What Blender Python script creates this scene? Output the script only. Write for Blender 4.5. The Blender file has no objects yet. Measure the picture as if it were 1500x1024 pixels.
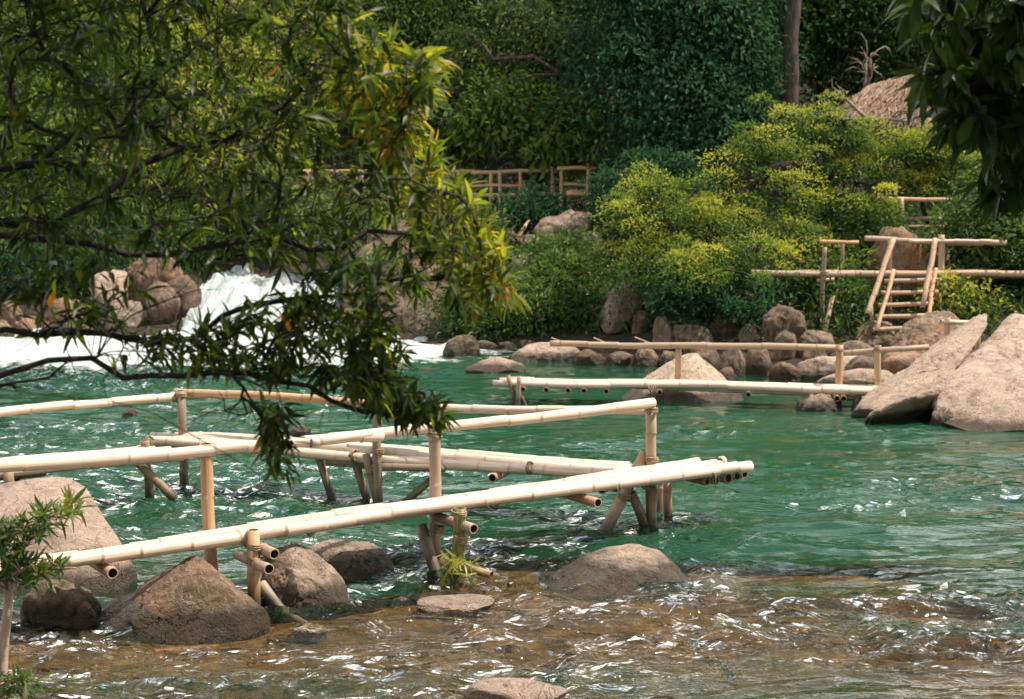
import bpy, bmesh, math, random
import numpy as np
from mathutils import Vector, noise as mnoise

random.seed(7)
scene = bpy.context.scene
CLOUD, SUN_E, EXPO, WAVE, TURB = 12.5, 5.0, 0.52, 1.1, 1.2
COL = scene.collection
RNG = np.random.default_rng(11)

# ------------------------------------------------------------------ camera model
FPX, CX, CY, CAMH = 2379.0, 750.0, 512.0, 3.25
PITCH = math.atan2(273.0, FPX)
CP, SP = math.cos(PITCH), math.sin(PITCH)

def ray(px, py):
    v = (CY - py) / FPX
    return ((px - CX) / FPX, CP + v * SP, -SP + v * CP)

def at(px, py, Y):
    """world point seen at (px, py) of the 1500 px photograph, Y metres away"""
    d = ray(px, py); t = Y / d[1]
    return Vector((d[0] * t, Y, CAMH + d[2] * t))

def atz(px, py, z=0.0):
    d = ray(px, py); t = (z - CAMH) / d[2]
    return Vector((d[0] * t, d[1] * t, z))

def mpp(Y):            # metres per photograph pixel at distance Y
    return Y / FPX

# ------------------------------------------------------------------ noise (vectorised)
def _hash(ix, iy, iz):
    h = (ix.astype(np.int64) * 374761393 + iy.astype(np.int64) * 668265263 + iz.astype(np.int64) * 1440662683) & 0xFFFFFFFF
    h = ((h ^ (h >> 13)) * 1274126177) & 0xFFFFFFFF
    h = ((h ^ (h >> 16)) * 2246822519) & 0xFFFFFFFF
    return ((h ^ (h >> 15)) & 0xFFFFFF) / float(0xFFFFFF)

def vnoise(p):
    i = np.floor(p); f = p - i
    f = f * f * f * (f * (f * 6 - 15) + 10)
    ix, iy, iz = i[:, 0], i[:, 1], i[:, 2]
    r = 0
    for dx in (0, 1):
        wx = f[:, 0] if dx else 1 - f[:, 0]
        for dy in (0, 1):
            wy = f[:, 1] if dy else 1 - f[:, 1]
            for dz in (0, 1):
                wz = f[:, 2] if dz else 1 - f[:, 2]
                r = r + wx * wy * wz * _hash(ix + dx, iy + dy, iz + dz)
    return r * 2 - 1

def fbm(p, octv=4, gain=0.5, lac=2.03):
    a, s, t = 1.0, 0, 0
    p = np.asarray(p, float)
    for k in range(octv):
        s = s + a * vnoise(p + 17.3 * k); t += a
        a *= gain; p = p * lac
    return s / t

# ------------------------------------------------------------------ mesh helpers
def mk(name, verts, faces, mat, parent=None, attrs=None, smooth=True, loc=None):
    """faces: list of int arrays (n,k), k may differ between the arrays"""
    me = bpy.data.meshes.new(name)
    verts = np.asarray(verts, np.float32)
    if loc is not None:
        verts = verts - np.asarray(loc, np.float32)
    faces = [np.asarray(f, np.int32) for f in faces if len(f)]
    nl = sum(f.size for f in faces); nf = sum(len(f) for f in faces)
    me.vertices.add(len(verts)); me.vertices.foreach_set('co', verts.ravel())
    me.loops.add(nl); me.polygons.add(nf)
    me.loops.foreach_set('vertex_index', np.concatenate([f.ravel() for f in faces]))
    tot = np.concatenate([np.full(len(f), f.shape[1], np.int32) for f in faces])
    st = np.concatenate([[0], np.cumsum(tot)[:-1]]).astype(np.int32)
    me.polygons.foreach_set('loop_start', st)
    me.polygons.foreach_set('use_smooth', np.full(nf, smooth, dtype=bool))
    for k, v in (attrs or {}).items():
        v = np.asarray(v, np.float32)
        if v.ndim == 2:
            a = me.attributes.new(k, 'FLOAT_VECTOR', 'POINT'); a.data.foreach_set('vector', v.ravel())
        else:
            a = me.attributes.new(k, 'FLOAT', 'POINT'); a.data.foreach_set('value', v)
    me.update(calc_edges=True); me.validate()
    if mat is not None:
        me.materials.append(mat)
    o = bpy.data.objects.new(name, me); COL.objects.link(o)
    if loc is not None:
        o.location = loc
    if parent is not None:
        o.parent = parent
        if loc is None:
            o.matrix_parent_inverse = parent.matrix_basis.inverted()
    return o

def tag(o, label=None, cat=None, group=None, kind=None):
    if label: o['label'] = label
    if cat: o['category'] = cat
    if group: o['group'] = group
    if kind: o['kind'] = kind
    return o

def thing(name, label, cat, loc, group=None):
    o = bpy.data.objects.new(name, None); COL.objects.link(o)
    o.location = loc; o.empty_display_size = 0.2
    return tag(o, label, cat, group)

class Acc:
    """collects pieces of one mesh"""
    def __init__(s): s.v = []; s.f = {}; s.a = {}; s.n = 0
    def add(s, v, fs, **at_):
        v = np.asarray(v, float)
        for f in fs:
            f = np.asarray(f, int)
            if len(f): s.f.setdefault(f.shape[1], []).append(f + s.n)
        s.v.append(v); s.n += len(v)
        for k, x in at_.items(): s.a.setdefault(k, []).append(np.asarray(x, float))
    def build(s, name, mat, parent=None, smooth=True):
        return mk(name, np.concatenate(s.v), [np.concatenate(x) for x in s.f.values()], mat, parent,
                  {k: np.concatenate(x) for k, x in s.a.items()}, smooth)

def frames(P):
    P = np.asarray(P, float)
    T = np.gradient(P, axis=0); T /= np.linalg.norm(T, axis=1)[:, None] + 1e-9
    ref = np.array([0, 0, 1.0]) if abs(T[0][2]) < 0.9 else np.array([1.0, 0, 0])
    U = np.cross(T, ref); U /= np.linalg.norm(U, axis=1)[:, None] + 1e-9
    return T, U, np.cross(U, T)

def tube(P, R, sides=8, cap=True):
    P = np.asarray(P, float); R = np.broadcast_to(np.asarray(R, float), (len(P),))
    T, U, W = frames(P)
    a = np.linspace(0, 2 * np.pi, sides, endpoint=False)
    V = (P[:, None, :] + R[:, None, None] * (np.cos(a)[None, :, None] * U[:, None, :] + np.sin(a)[None, :, None] * W[:, None, :])).reshape(-1, 3)
    n = len(P); i = np.arange(n - 1)[:, None] * sides; j = np.arange(sides)[None, :]; j2 = (j + 1) % sides
    F = np.stack([i + j, i + j2, i + sides + j2, i + sides + j], -1).reshape(-1, 4)
    fs = [F]
    if cap:
        V = np.concatenate([V, P[:1], P[-1:]])
        c0, c1 = n * sides, n * sides + 1
        jj = np.arange(sides); k = (jj + 1) % sides
        fs.append(np.concatenate([np.stack([np.full(sides, c0), k, jj], 1), np.stack([np.full(sides, c1), (n - 1) * sides + jj, (n - 1) * sides + k], 1)]))
    return V, fs

# ------------------------------------------------------------------ node helpers
def newmat(name):
    m = bpy.data.materials.new(name); m.use_nodes = True
    nt = m.node_tree; nt.nodes.clear()
    return m, nt, nt.nodes.new('ShaderNodeOutputMaterial')

def N(nt, typ, **kw):
    n = nt.nodes.new(typ)
    for k, v in kw.items():
        if k in n.inputs: n.inputs[k].default_value = v
        else: setattr(n, k, v)
    return n

def L(nt, a, b): nt.links.new(a, b)

def ramp(nt, fac, stops):
    r = nt.nodes.new('ShaderNodeValToRGB')
    e = r.color_ramp.elements
    while len(e) < len(stops): e.new(0.5)
    for el, (p, c) in zip(e, stops):
        el.position = p; el.color = (c[0], c[1], c[2], 1) if not np.isscalar(c) else (c, c, c, 1)
    L(nt, fac, r.inputs[0]); return r.outputs[0]

def noise(nt, vec, scale, detail=4, rough=0.55, dist=0.0):
    n = nt.nodes.new('ShaderNodeTexNoise')
    n.inputs['Scale'].default_value = scale; n.inputs['Detail'].default_value = detail
    n.inputs['Roughness'].default_value = rough; n.inputs['Distortion'].default_value = dist
    if vec is not None: L(nt, vec, n.inputs['Vector'])
    return n.outputs['Fac']

def mixc(nt, fac, a, b, mode='MIX'):
    m = nt.nodes.new('ShaderNodeMix'); m.data_type = 'RGBA'; m.blend_type = mode
    for s, v in ((m.inputs[0], fac), (m.inputs[6], a), (m.inputs[7], b)):
        if isinstance(v, (int, float)): s.default_value = v
        elif isinstance(v, tuple): s.default_value = (v[0], v[1], v[2], 1)
        else: L(nt, v, s)
    return m.outputs[2]

def math_(nt, op, a, b=0.0, clamp=False):
    m = nt.nodes.new('ShaderNodeMath'); m.operation = op; m.use_clamp = clamp
    for s, v in ((m.inputs[0], a), (m.inputs[1], b)):
        if isinstance(v, (int, float)): s.default_value = v
        else: L(nt, v, s)
    return m.outputs[0]

def bump(nt, h, strength, dist, normal=None):
    b = nt.nodes.new('ShaderNodeBump'); b.inputs['Strength'].default_value = strength
    b.inputs['Distance'].default_value = dist; L(nt, h, b.inputs['Height'])
    if normal is not None: L(nt, normal, b.inputs['Normal'])
    return b.outputs[0]

def attr(nt, name, vec=False):
    a = nt.nodes.new('ShaderNodeAttribute'); a.attribute_name = name
    return a.outputs['Vector' if vec else 'Fac']

def position(nt):
    return nt.nodes.new('ShaderNodeNewGeometry').outputs['Position']

def sep(nt, v):
    s = nt.nodes.new('ShaderNodeSeparateXYZ'); L(nt, v, s.inputs[0]); return s.outputs

def scaled(nt, v, s):
    m = nt.nodes.new('ShaderNodeVectorMath'); m.operation = 'MULTIPLY'
    L(nt, v, m.inputs[0]); m.inputs[1].default_value = s; return m.outputs[0]

# ------------------------------------------------------------------ materials
def leaf_mat(name, stops, transl=0.35, rough=0.45, spec=0.4, tgain=1.6):
    m, nt, out = newmat(name)
    c = ramp(nt, attr(nt, 'tint'), stops)
    p = N(nt, 'ShaderNodeBsdfPrincipled'); L(nt, c, p.inputs['Base Color'])
    p.inputs['Roughness'].default_value = rough; p.inputs['Specular IOR Level'].default_value = spec
    t = N(nt, 'ShaderNodeBsdfTranslucent')
    L(nt, mixc(nt, 1.0, c, (tgain, tgain * 1.05, tgain * 0.55), 'MULTIPLY'), t.inputs['Color'])
    mx = N(nt, 'ShaderNodeMixShader'); mx.inputs[0].default_value = transl
    L(nt, p.outputs[0], mx.inputs[1]); L(nt, t.outputs[0], mx.inputs[2]); L(nt, mx.outputs[0], out.inputs[0])
    return m

def bark_mat(name, c1, c2, rough=0.9):
    m, nt, out = newmat(name)
    pos = position(nt)
    n1 = noise(nt, scaled(nt, pos, (6, 6, 1.5)), 3, 5); n2 = noise(nt, pos, 30, 4)
    c = mixc(nt, ramp(nt, n1, [(0.35, 0.0), (0.65, 1.0)]), c1, c2)
    p = N(nt, 'ShaderNodeBsdfPrincipled', Roughness=rough); L(nt, c, p.inputs['Base Color'])
    L(nt, bump(nt, n2, 0.6, 0.02), p.inputs['Normal']); L(nt, p.outputs[0], out.inputs[0])
    return m

def bamboo_mat(name, base, light, dark, green=0.0):
    """bp = (metres along the pole, around, seed), node = 1 on a joint ring"""
    m, nt, out = newmat(name)
    bp = attr(nt, 'bp', True); s = sep(nt, bp)
    long_ = noise(nt, scaled(nt, bp, (1.6, 14, 14)), 1.0, 5, 0.6)
    spot = noise(nt, scaled(nt, bp, (9, 24, 24)), 1.0, 4, 0.7)
    broad = noise(nt, scaled(nt, bp, (1.1, 1, 6)), 1.0, 2)
    c = mixc(nt, ramp(nt, broad, [(0.3, 0.0), (0.7, 1.0)]), base, light)
    c = mixc(nt, ramp(nt, long_, [(0.42, 0.0), (0.7, 0.65)]), c, dark)
    c = mixc(nt, ramp(nt, spot, [(0.6, 0.0), (0.72, 0.55)]), c, tuple(x * 0.45 for x in dark))
    pole_ = noise(nt, scaled(nt, bp, (0.03, 0.4, 0.4)), 1.0, 1)
    c = mixc(nt, ramp(nt, pole_, [(0.42, 0.0), (0.6, 0.55)]), c, tuple(x * 0.62 for x in (base[0] * 0.95, base[0] * 0.86, base[0] * 0.72)))
    blot = noise(nt, scaled(nt, bp, (2.4, 2.2, 2.2)), 1.0, 5, 0.65)
    c = mixc(nt, ramp(nt, blot, [(0.53, 0.0), (0.72, 0.6)]), c, tuple(x * 0.5 for x in (base[0] * 0.9, base[0] * 0.8, base[0] * 0.66)))
    if green:
        g = noise(nt, scaled(nt, bp, (2.2, 3, 7)), 1.0, 3)
        c = mixc(nt, ramp(nt, g, [(0.4, 0.0), (0.55, green)]), c, (0.10, 0.12, 0.025))
    nd = math_(nt, 'MULTIPLY', attr(nt, 'node'), math_(nt, 'ADD', -0.05, math_(nt, 'MULTIPLY', spot, 0.8)))
    c = mixc(nt, nd, c, tuple(x * 0.35 for x in dark))
    z = sep(nt, position(nt))[2]
    wet = math_(nt, 'SUBTRACT', 1.0, math_(nt, 'MULTIPLY', math_(nt, 'SUBTRACT', z, math_(nt, 'MULTIPLY', spot, 0.12)), 8.0), True)
    c = mixc(nt, math_(nt, 'MULTIPLY', wet, 0.8), c, (0.035, 0.03, 0.018))
    p = N(nt, 'ShaderNodeBsdfPrincipled'); L(nt, c, p.inputs['Base Color'])
    L(nt, ramp(nt, long_, [(0.3, 0.38), (0.7, 0.65)]), p.inputs['Roughness'])
    p.inputs['Specular IOR Level'].default_value = 0.4
    L(nt, bump(nt, spot, 0.25, 0.006, bump(nt, long_, 0.3, 0.01)), p.inputs['Normal'])
    L(nt, p.outputs[0], out.inputs[0])
    return m

def rock_mat(name, c1, c2, c3, stain=0.5, moss=0.0, wet=True, orange=0.0, mosscol=(0.045, 0.045, 0.010)):
    m, nt, out = newmat(name)
    geo = nt.nodes.new('ShaderNodeNewGeometry'); pos = geo.outputs['Position']
    oi = nt.nodes.new('ShaderNodeObjectInfo')
    big = noise(nt, pos, 1.7, 6, 0.65, 0.6); mid = noise(nt, pos, 7, 6, 0.7, 0.3); fine = noise(nt, pos, 45, 5, 0.75)
    grain = noise(nt, pos, 160, 2, 0.6)
    streak = noise(nt, scaled(nt, pos, (5, 5, 0.9)), 1.0, 5, 0.6, 0.8)
    c = mixc(nt, ramp(nt, big, [(0.35, 0.0), (0.65, 1.0)]), c1, c2)
    c = mixc(nt, ramp(nt, mid, [(0.45, 0.0), (0.7, 0.8)]), c, c3)
    c = mixc(nt, math_(nt, 'MULTIPLY', ramp(nt, streak, [(0.52, 0.0), (0.7, 1.0)]), stain), c, tuple(x * 0.28 for x in c2))
    lich = noise(nt, pos, 4.3, 7, 0.72, 1.2)
    c = mixc(nt, ramp(nt, lich, [(0.53, 0.0), (0.63, 0.55)]), c, tuple(x * 0.42 for x in c2))
    c = mixc(nt, ramp(nt, noise(nt, pos, 9.0, 5, 0.7), [(0.60, 0.0), (0.68, 0.45)]), c, tuple(min(0.6, x * 1.35) for x in c3))
    if orange:
        o = noise(nt, pos, 2.6, 4, 0.6, 1.0)
        c = mixc(nt, math_(nt, 'MULTIPLY', ramp(nt, o, [(0.5, 0.0), (0.62, 1.0)]), orange), c, (0.34, 0.15, 0.05))
    if moss:
        o = noise(nt, pos, 3.1, 6, 0.7, 0.5)
        c = mixc(nt, math_(nt, 'MULTIPLY', ramp(nt, o, [(0.5, 0.0), (0.6, 1.0)]), moss), c, mosscol)
    c = mixc(nt, 0.55, c, ramp(nt, fine, [(0.3, 0.55), (0.7, 1.35)]), 'MULTIPLY')
    c = mixc(nt, 0.35, c, ramp(nt, grain, [(0.35, 0.5), (0.65, 1.4)]), 'MULTIPLY')
    ck = math_(nt, 'ABSOLUTE', math_(nt, 'SUBTRACT', noise(nt, pos, 1.9, 5, 0.62, 0.4), 0.5))
    ckm = ramp(nt, ck, [(0.0, 0.55), (0.010, 0.0)])
    c = mixc(nt, math_(nt, 'MULTIPLY', ckm, math_(nt, 'MULTIPLY', big, 1.1)), c, tuple(x * 0.18 for x in c2))
    vr = math_(nt, 'ADD', 0.85, math_(nt, 'MULTIPLY', oi.outputs['Random'], 0.3))
    cc = nt.nodes.new('ShaderNodeCombineColor')
    for k in range(3): L(nt, vr, cc.inputs[k])
    c = mixc(nt, 1.0, c, cc.outputs[0], 'MULTIPLY')
    p = N(nt, 'ShaderNodeBsdfPrincipled')
    rg = 0.88
    if wet:
        z = sep(nt, pos)[2]
        w = math_(nt, 'SUBTRACT', 1.0, math_(nt, 'MULTIPLY', math_(nt, 'SUBTRACT', z, math_(nt, 'MULTIPLY', mid, 0.20)), 11.0), True)
        c = mixc(nt, math_(nt, 'MULTIPLY', w, 0.85), c, (0.022, 0.018, 0.010))
        L(nt, math_(nt, 'SUBTRACT', rg, math_(nt, 'MULTIPLY', w, 0.55)), p.inputs['Roughness'])
    else:
        p.inputs['Roughness'].default_value = rg
    L(nt, c, p.inputs['Base Color']); p.inputs['Specular IOR Level'].default_value = 0.3
    h = math_(nt, 'SUBTRACT', math_(nt, 'ADD', math_(nt, 'MULTIPLY', mid, 0.6), math_(nt, 'MULTIPLY', fine, 0.25)), math_(nt, 'MULTIPLY', ckm, 0.25))
    L(nt, bump(nt, grain, 0.25, 0.008, bump(nt, h, 0.9, 0.14)), p.inputs['Normal'])
    L(nt, p.outputs[0], out.inputs[0])
    return m

M = {}
M['near_leaf'] = leaf_mat('near_leaf', [(0.0, (0.014, 0.026, 0.005)), (0.35, (0.032, 0.054, 0.007)), (0.6, (0.085, 0.115, 0.012)), (0.8, (0.17, 0.185, 0.018)), (0.93, (0.26, 0.22, 0.02)), (0.97, (0.36, 0.10, 0.012)), (1.0, (0.40, 0.12, 0.012))], 0.48, 0.42, 0.3, 2.6)  # dark stops double as shade inside the crown, yellow ones as sunlit tips
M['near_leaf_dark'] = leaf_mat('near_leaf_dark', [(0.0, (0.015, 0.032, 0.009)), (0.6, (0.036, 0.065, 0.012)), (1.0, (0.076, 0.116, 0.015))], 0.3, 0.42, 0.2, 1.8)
M['sapling_leaf'] = leaf_mat('sapling_leaf', [(0.0, (0.03, 0.06, 0.012)), (0.6, (0.07, 0.12, 0.02)), (1.0, (0.22, 0.22, 0.03))], 0.35, 0.45)
M['yellow_leaf'] = leaf_mat('yellow_leaf', [(0.0, (0.020, 0.050, 0.017)), (0.35, (0.055, 0.112, 0.030)), (0.65, (0.18, 0.235, 0.05)), (1.0, (0.44, 0.41, 0.08))], 0.38, 0.6, 0.12, 1.7)
M['teal_leaf'] = leaf_mat('teal_leaf', [(0.0, (0.008, 0.029, 0.015)), (0.6, (0.025, 0.073, 0.036)), (1.0, (0.060, 0.128, 0.053))], 0.25, 0.6, 0.12)
M['olive_leaf'] = leaf_mat('olive_leaf', [(0.0, (0.029, 0.055, 0.019)), (0.6, (0.073, 0.114, 0.036)), (1.0, (0.194, 0.227, 0.049))], 0.3, 0.55, 0.25)
M['fresh_leaf'] = leaf_mat('fresh_leaf', [(0.0, (0.019, 0.048, 0.014)), (0.6, (0.054, 0.110, 0.024)), (1.0, (0.156, 0.216, 0.030))], 0.35, 0.5, 0.3)
M['forest_leaf'] = leaf_mat('forest_leaf', [(0.0, (0.009, 0.026, 0.009)), (0.6, (0.027, 0.066, 0.018)), (1.0, (0.085, 0.135, 0.027))], 0.28, 0.6, 0.12)
M['sprout_leaf'] = leaf_mat('sprout_leaf', [(0.0, (0.16, 0.20, 0.03)), (1.0, (0.42, 0.40, 0.08))], 0.35, 0.5)
M['bark_dark'] = bark_mat('bark_dark', (0.008, 0.006, 0.004), (0.022, 0.016, 0.012))
M['bark_grey'] = bark_mat('bark_grey', (0.07, 0.06, 0.048), (0.17, 0.145, 0.115))
M['bark_brown'] = bark_mat('bark_brown', (0.022, 0.016, 0.012), (0.085, 0.06, 0.045))
M['dead_wood'] = bark_mat('dead_wood', (0.14, 0.11, 0.085), (0.28, 0.22, 0.17))
M['bamboo_pale'] = bamboo_mat('bamboo_pale', (0.69, 0.515, 0.385), (0.80, 0.67, 0.55), (0.45, 0.29, 0.18))
M['bamboo_tan'] = bamboo_mat('bamboo_tan', (0.47, 0.27, 0.14), (0.58, 0.375, 0.22), (0.30, 0.155, 0.072))
M['bamboo_brown'] = bamboo_mat('bamboo_brown', (0.27, 0.175, 0.105), (0.36, 0.25, 0.155), (0.16, 0.095, 0.05))
M['bamboo_green'] = bamboo_mat('bamboo_green', (0.30, 0.22, 0.09), (0.36, 0.27, 0.12), (0.18, 0.12, 0.04), 0.85)
M['bamboo_hollow'] = bark_mat('bamboo_hollow', (0.03, 0.02, 0.012), (0.07, 0.045, 0.028))
M['lashing'] = bark_mat('lashing', (0.22, 0.15, 0.09), (0.38, 0.28, 0.18))
M['rock_pink'] = rock_mat('rock_pink', (0.50, 0.36, 0.275), (0.40, 0.29, 0.225), (0.54, 0.42, 0.34), 0.3)
M['rock_tan'] = rock_mat('rock_tan', (0.53, 0.385, 0.285), (0.43, 0.315, 0.235), (0.60, 0.46, 0.355), 0.3)
M['rock_brown'] = rock_mat('rock_brown', (0.36, 0.235, 0.16), (0.26, 0.175, 0.12), (0.50, 0.36, 0.26), 0.4, 0.5, True, 0.45)
M['rock_grey'] = rock_mat('rock_grey', (0.37, 0.27, 0.205), (0.26, 0.195, 0.15), (0.48, 0.37, 0.29), 0.6, 0.2)
M['rock_orange'] = rock_mat('rock_orange', (0.32, 0.20, 0.12), (0.25, 0.17, 0.11), (0.36, 0.27, 0.20), 0.5, 0.3, True, 0.8)
M['rock_mossy'] = rock_mat('rock_mossy', (0.27, 0.195, 0.135), (0.18, 0.135, 0.095), (0.34, 0.26, 0.185), 0.5, 0.8)
M['rock_shore'] = rock_mat('rock_shore', (0.24, 0.175, 0.13), (0.15, 0.115, 0.09), (0.34, 0.255, 0.195), 0.6, 0.5, True, 0.3)  # darker than rock_grey: shade along the far shore put into the colour
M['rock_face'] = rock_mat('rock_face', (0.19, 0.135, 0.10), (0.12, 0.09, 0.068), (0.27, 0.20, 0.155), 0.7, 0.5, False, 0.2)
M['rock_rapids'] = rock_mat('rock_rapids', (0.27, 0.18, 0.13), (0.17, 0.12, 0.09), (0.35, 0.255, 0.19), 0.6, 0.3, True, 0.4)  # browns darkened to paint the tree shade over the rapids
M['rock_hollow_shade'] = rock_mat('rock_hollow_shade', (0.035, 0.03, 0.024), (0.02, 0.018, 0.015), (0.06, 0.05, 0.04), 0.4, 0.5, False)  # near-black colour stands in for the shade under the bush
M['rock_flush'] = rock_mat('rock_flush', (0.40, 0.29, 0.22), (0.31, 0.23, 0.18), (0.46, 0.36, 0.29), 0.3, 0.0, False)
M['rock_bank'] = rock_mat('rock_bank', (0.33, 0.245, 0.19), (0.24, 0.18, 0.14), (0.40, 0.31, 0.25), 0.6, 0.3, False, 0.3)

# ------------------------------------------------------------------ bamboo
def pole(parent, A, B, r=0.05, mat='bamboo_pale', name='pole', r2=None, wob=0.012, seed=None, node=0.33, bend=None, sides=14, hollow=True):
    A = np.array(A, float); B = np.array(B, float); r2 = r * 0.9 if r2 is None else r2
    rg = np.random.default_rng(seed if seed is not None else int(RNG.integers(1e9)))
    Ln = np.linalg.norm(B - A); ss = [0.0]; nd = [0.0]
    k = rg.uniform(0.05, node)
    ks = []
    while k < Ln - 0.03:
        ks.append(k); k += node * rg.uniform(0.65, 1.35)
    prev = 0.0
    for k in ks:
        mid = (prev + k) / 2
        if k - prev > 0.1: ss.append(mid); nd.append(0.0)
        for d, v in ((-0.022, 0.0), (-0.008, 0.35), (0.0, 1.0), (0.009, 0.5), (0.024, 0.0)):
            ss.append(k + d); nd.append(v)
        prev = k
    ss.append(Ln); nd.append(0.0)
    ss = np.array(ss); nd = np.array(nd)
    o = np.argsort(ss); ss = np.clip(ss[o], 0, Ln); nd = nd[o]
    keep = np.concatenate([[True], np.diff(ss) > 1e-4]); ss = ss[keep]; nd = nd[keep]
    t = ss / Ln; T = (B - A) / Ln
    ref = np.array([0, 0, 1.0]) if abs(T[2]) < 0.9 else np.array([1.0, 0, 0])
    U = np.cross(T, ref); U /= np.linalg.norm(U); W = np.cross(U, T)
    ph = rg.uniform(0, 6.3, 4)
    P = A + t[:, None] * (B - A)
    P = P + (wob * Ln ** 0.5 * np.sin(t * 4.2 + ph[0]) * np.sin(t * np.pi))[:, None] * U + (wob * Ln ** 0.5 * np.sin(t * 3.5 + ph[1]) * np.sin(t * np.pi))[:, None] * W
    if bend is not None: P = P + np.sin(t * np.pi)[:, None] * np.array(bend)
    # each joint kinks the cane a little and rings it
    R = (r + (r2 - r) * t) * (1 + 0.075 * (nd > 0.6) + 0.02 * np.sin(ss * 9 + ph[2]))
    sd = float(rg.uniform(0, 50))
    kink = np.cumsum(rg.normal(0, 1, (n_ := len(P), 2)) * (nd > 0.6)[:, None], axis=0)
    kink = kink - np.linspace(0, 1, n_)[:, None] * kink[-1]
    P = P + 0.006 * min(1.0, Ln) * (kink[:, :1] * U + kink[:, 1:] * W) * (wob > 0)
    a = np.linspace(0, 2 * np.pi, sides, endpoint=False)
    ring = lambda p, rr: p[None] + rr * (np.cos(a)[:, None] * U + np.sin(a)[:, None] * W)
    V = [ring(p, rr) for p, rr in zip(P, R)]
    bp = [np.stack([np.full(sides, s_ + sd), np.cos(a) * 0.5 + sd, np.sin(a) * 0.5 + sd * 0.37], 1) for s_ in ss]
    ndv = [np.full(sides, x) for x in nd]
    n = len(P); j = np.arange(sides); j2 = (j + 1) % sides
    F = [np.stack([i * sides + j, i * sides + j2, (i + 1) * sides + j2, (i + 1) * sides + j], 1) for i in range(n - 1)]
    nv = n * sides; tri = []
    mi = [np.zeros((n - 1) * sides, int)]
    for end in (0, 1):
        i0 = 0 if end == 0 else (n - 1) * sides
        p, rr, sg = (P[0], R[0], 1) if end == 0 else (P[-1], R[-1], -1)
        if hollow:
            V += [ring(p, rr * 0.76), ring(p + sg * T * 0.09, rr * 0.74), (p + sg * T * 0.09)[None]]
            i1, i2, c = nv, nv + sides, nv + 2 * sides; nv += 2 * sides + 1
            q = [np.stack([i0 + j, i1 + j, i1 + j2, i0 + j2], 1), np.stack([i1 + j, i2 + j, i2 + j2, i1 + j2], 1)]
            tr = np.stack([np.full(sides, c), i2 + j2, i2 + j], 1)
            extra = 2 * sides + 1
        else:
            V += [(p - sg * T * rr * 0.12)[None]]; c = nv; nv += 1; q = []
            tr = np.stack([np.full(sides, c), i0 + j2, i0 + j], 1); extra = 1
        if end == 1:
            q = [x[:, ::-1] for x in q]; tr = tr[:, ::-1]
        F += q; tri.append(tr)
        if q: mi += [np.zeros(sides, int), np.ones(sides, int)]
        bp.append(np.full((extra, 3), sd)); e = np.full(extra, 0.3); ndv.append(e)
    ob = mk(name, np.concatenate(V), [np.concatenate(F), np.concatenate(tri)], M[mat], parent,
            {'bp': np.concatenate(bp), 'node': np.concatenate(ndv)})
    ob.data.materials.append(M['bamboo_hollow'])
    mi.append(np.full(2 * sides, 1 if hollow else 0))
    ob.data.polygons.foreach_set('material_index', np.concatenate(mi).astype(np.int32))
    return ob

def lashing(parent, P, axis, r, turns=4, seed=0, pitch=0.015):
    rg = np.random.default_rng(seed + 3)
    ax = np.array(axis, float); ax /= np.linalg.norm(ax)
    ref = np.array([0, 0, 1.0]) if abs(ax[2]) < 0.9 else np.array([1.0, 0, 0])
    U = np.cross(ax, ref); U /= np.linalg.norm(U); W = np.cross(U, ax)
    a = np.linspace(0, 2 * np.pi * turns, 14 * turns + 1)
    pts = np.array(P, float) + r * (np.cos(a)[:, None] * U + np.sin(a)[:, None] * W) + (a / (2 * np.pi) - turns / 2)[:, None] * pitch * ax + rg.normal(0, 0.002, (len(a), 3))
    ac = Acc(); v, f = tube(pts, 0.0075, 5); ac.add(v, f)
    for k in range(2):   # loose ends
        e = pts[-1 if k else 0]
        q = np.array([e, e + rg.normal(0, 0.025, 3), e + rg.normal(0, 0.04, 3) + np.array([0, 0, -0.05])])
        v, f = tube(q, [0.006, 0.005, 0.002], 4); ac.add(v, f)
    return ac.build('lashing', M['lashing'], parent)

# ------------------------------------------------------------------ boulders
_ico = {}
def ico(level):
    if level not in _ico:
        bm = bmesh.new(); bmesh.ops.create_icosphere(bm, subdivisions=level, radius=1.0)
        v = np.array([x.co[:] for x in bm.verts]); f = np.array([[q.index for q in x.verts] for x in bm.faces]); bm.free()
        v /= np.linalg.norm(v, axis=1)[:, None]
        _ico[level] = (v, f)
    return _ico[level]

def sstep0(a, b, x):
    t = np.clip((x - a) / (b - a), 0, 1); return t * t * (3 - 2 * t)

def _roughen(V, D, size, seed, amp):
    n1 = fbm(V / (size * 0.55) + seed * 3.1, 4); n2 = fbm(V / (size * 0.16) + seed * 1.7, 4, 0.65)
    rid = -np.abs(fbm(V / (size * 0.4) + seed * 5.3, 3)) ** 0.8
    n4 = fbm(V / (size * 0.30) + seed * 2.3, 4, 0.6); crack = 1 - sstep0(0.0, 0.05, np.abs(n4))
    return V + D * (size * amp * (-0.17 * crack + 0.6 * n1 + 0.34 * n2 + 0.55 * (rid + 0.3)))[:, None]

def finish_rock(name, V, F, mat, label, group, cat='rock'):
    lo = V.min(0); hi = V.max(0)
    loc = Vector(((lo[0] + hi[0]) / 2, (lo[1] + hi[1]) / 2, lo[2]))
    o = mk(name, V, [F], M[mat], None, None, True, loc)
    return tag(o, label, cat, group)

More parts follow.
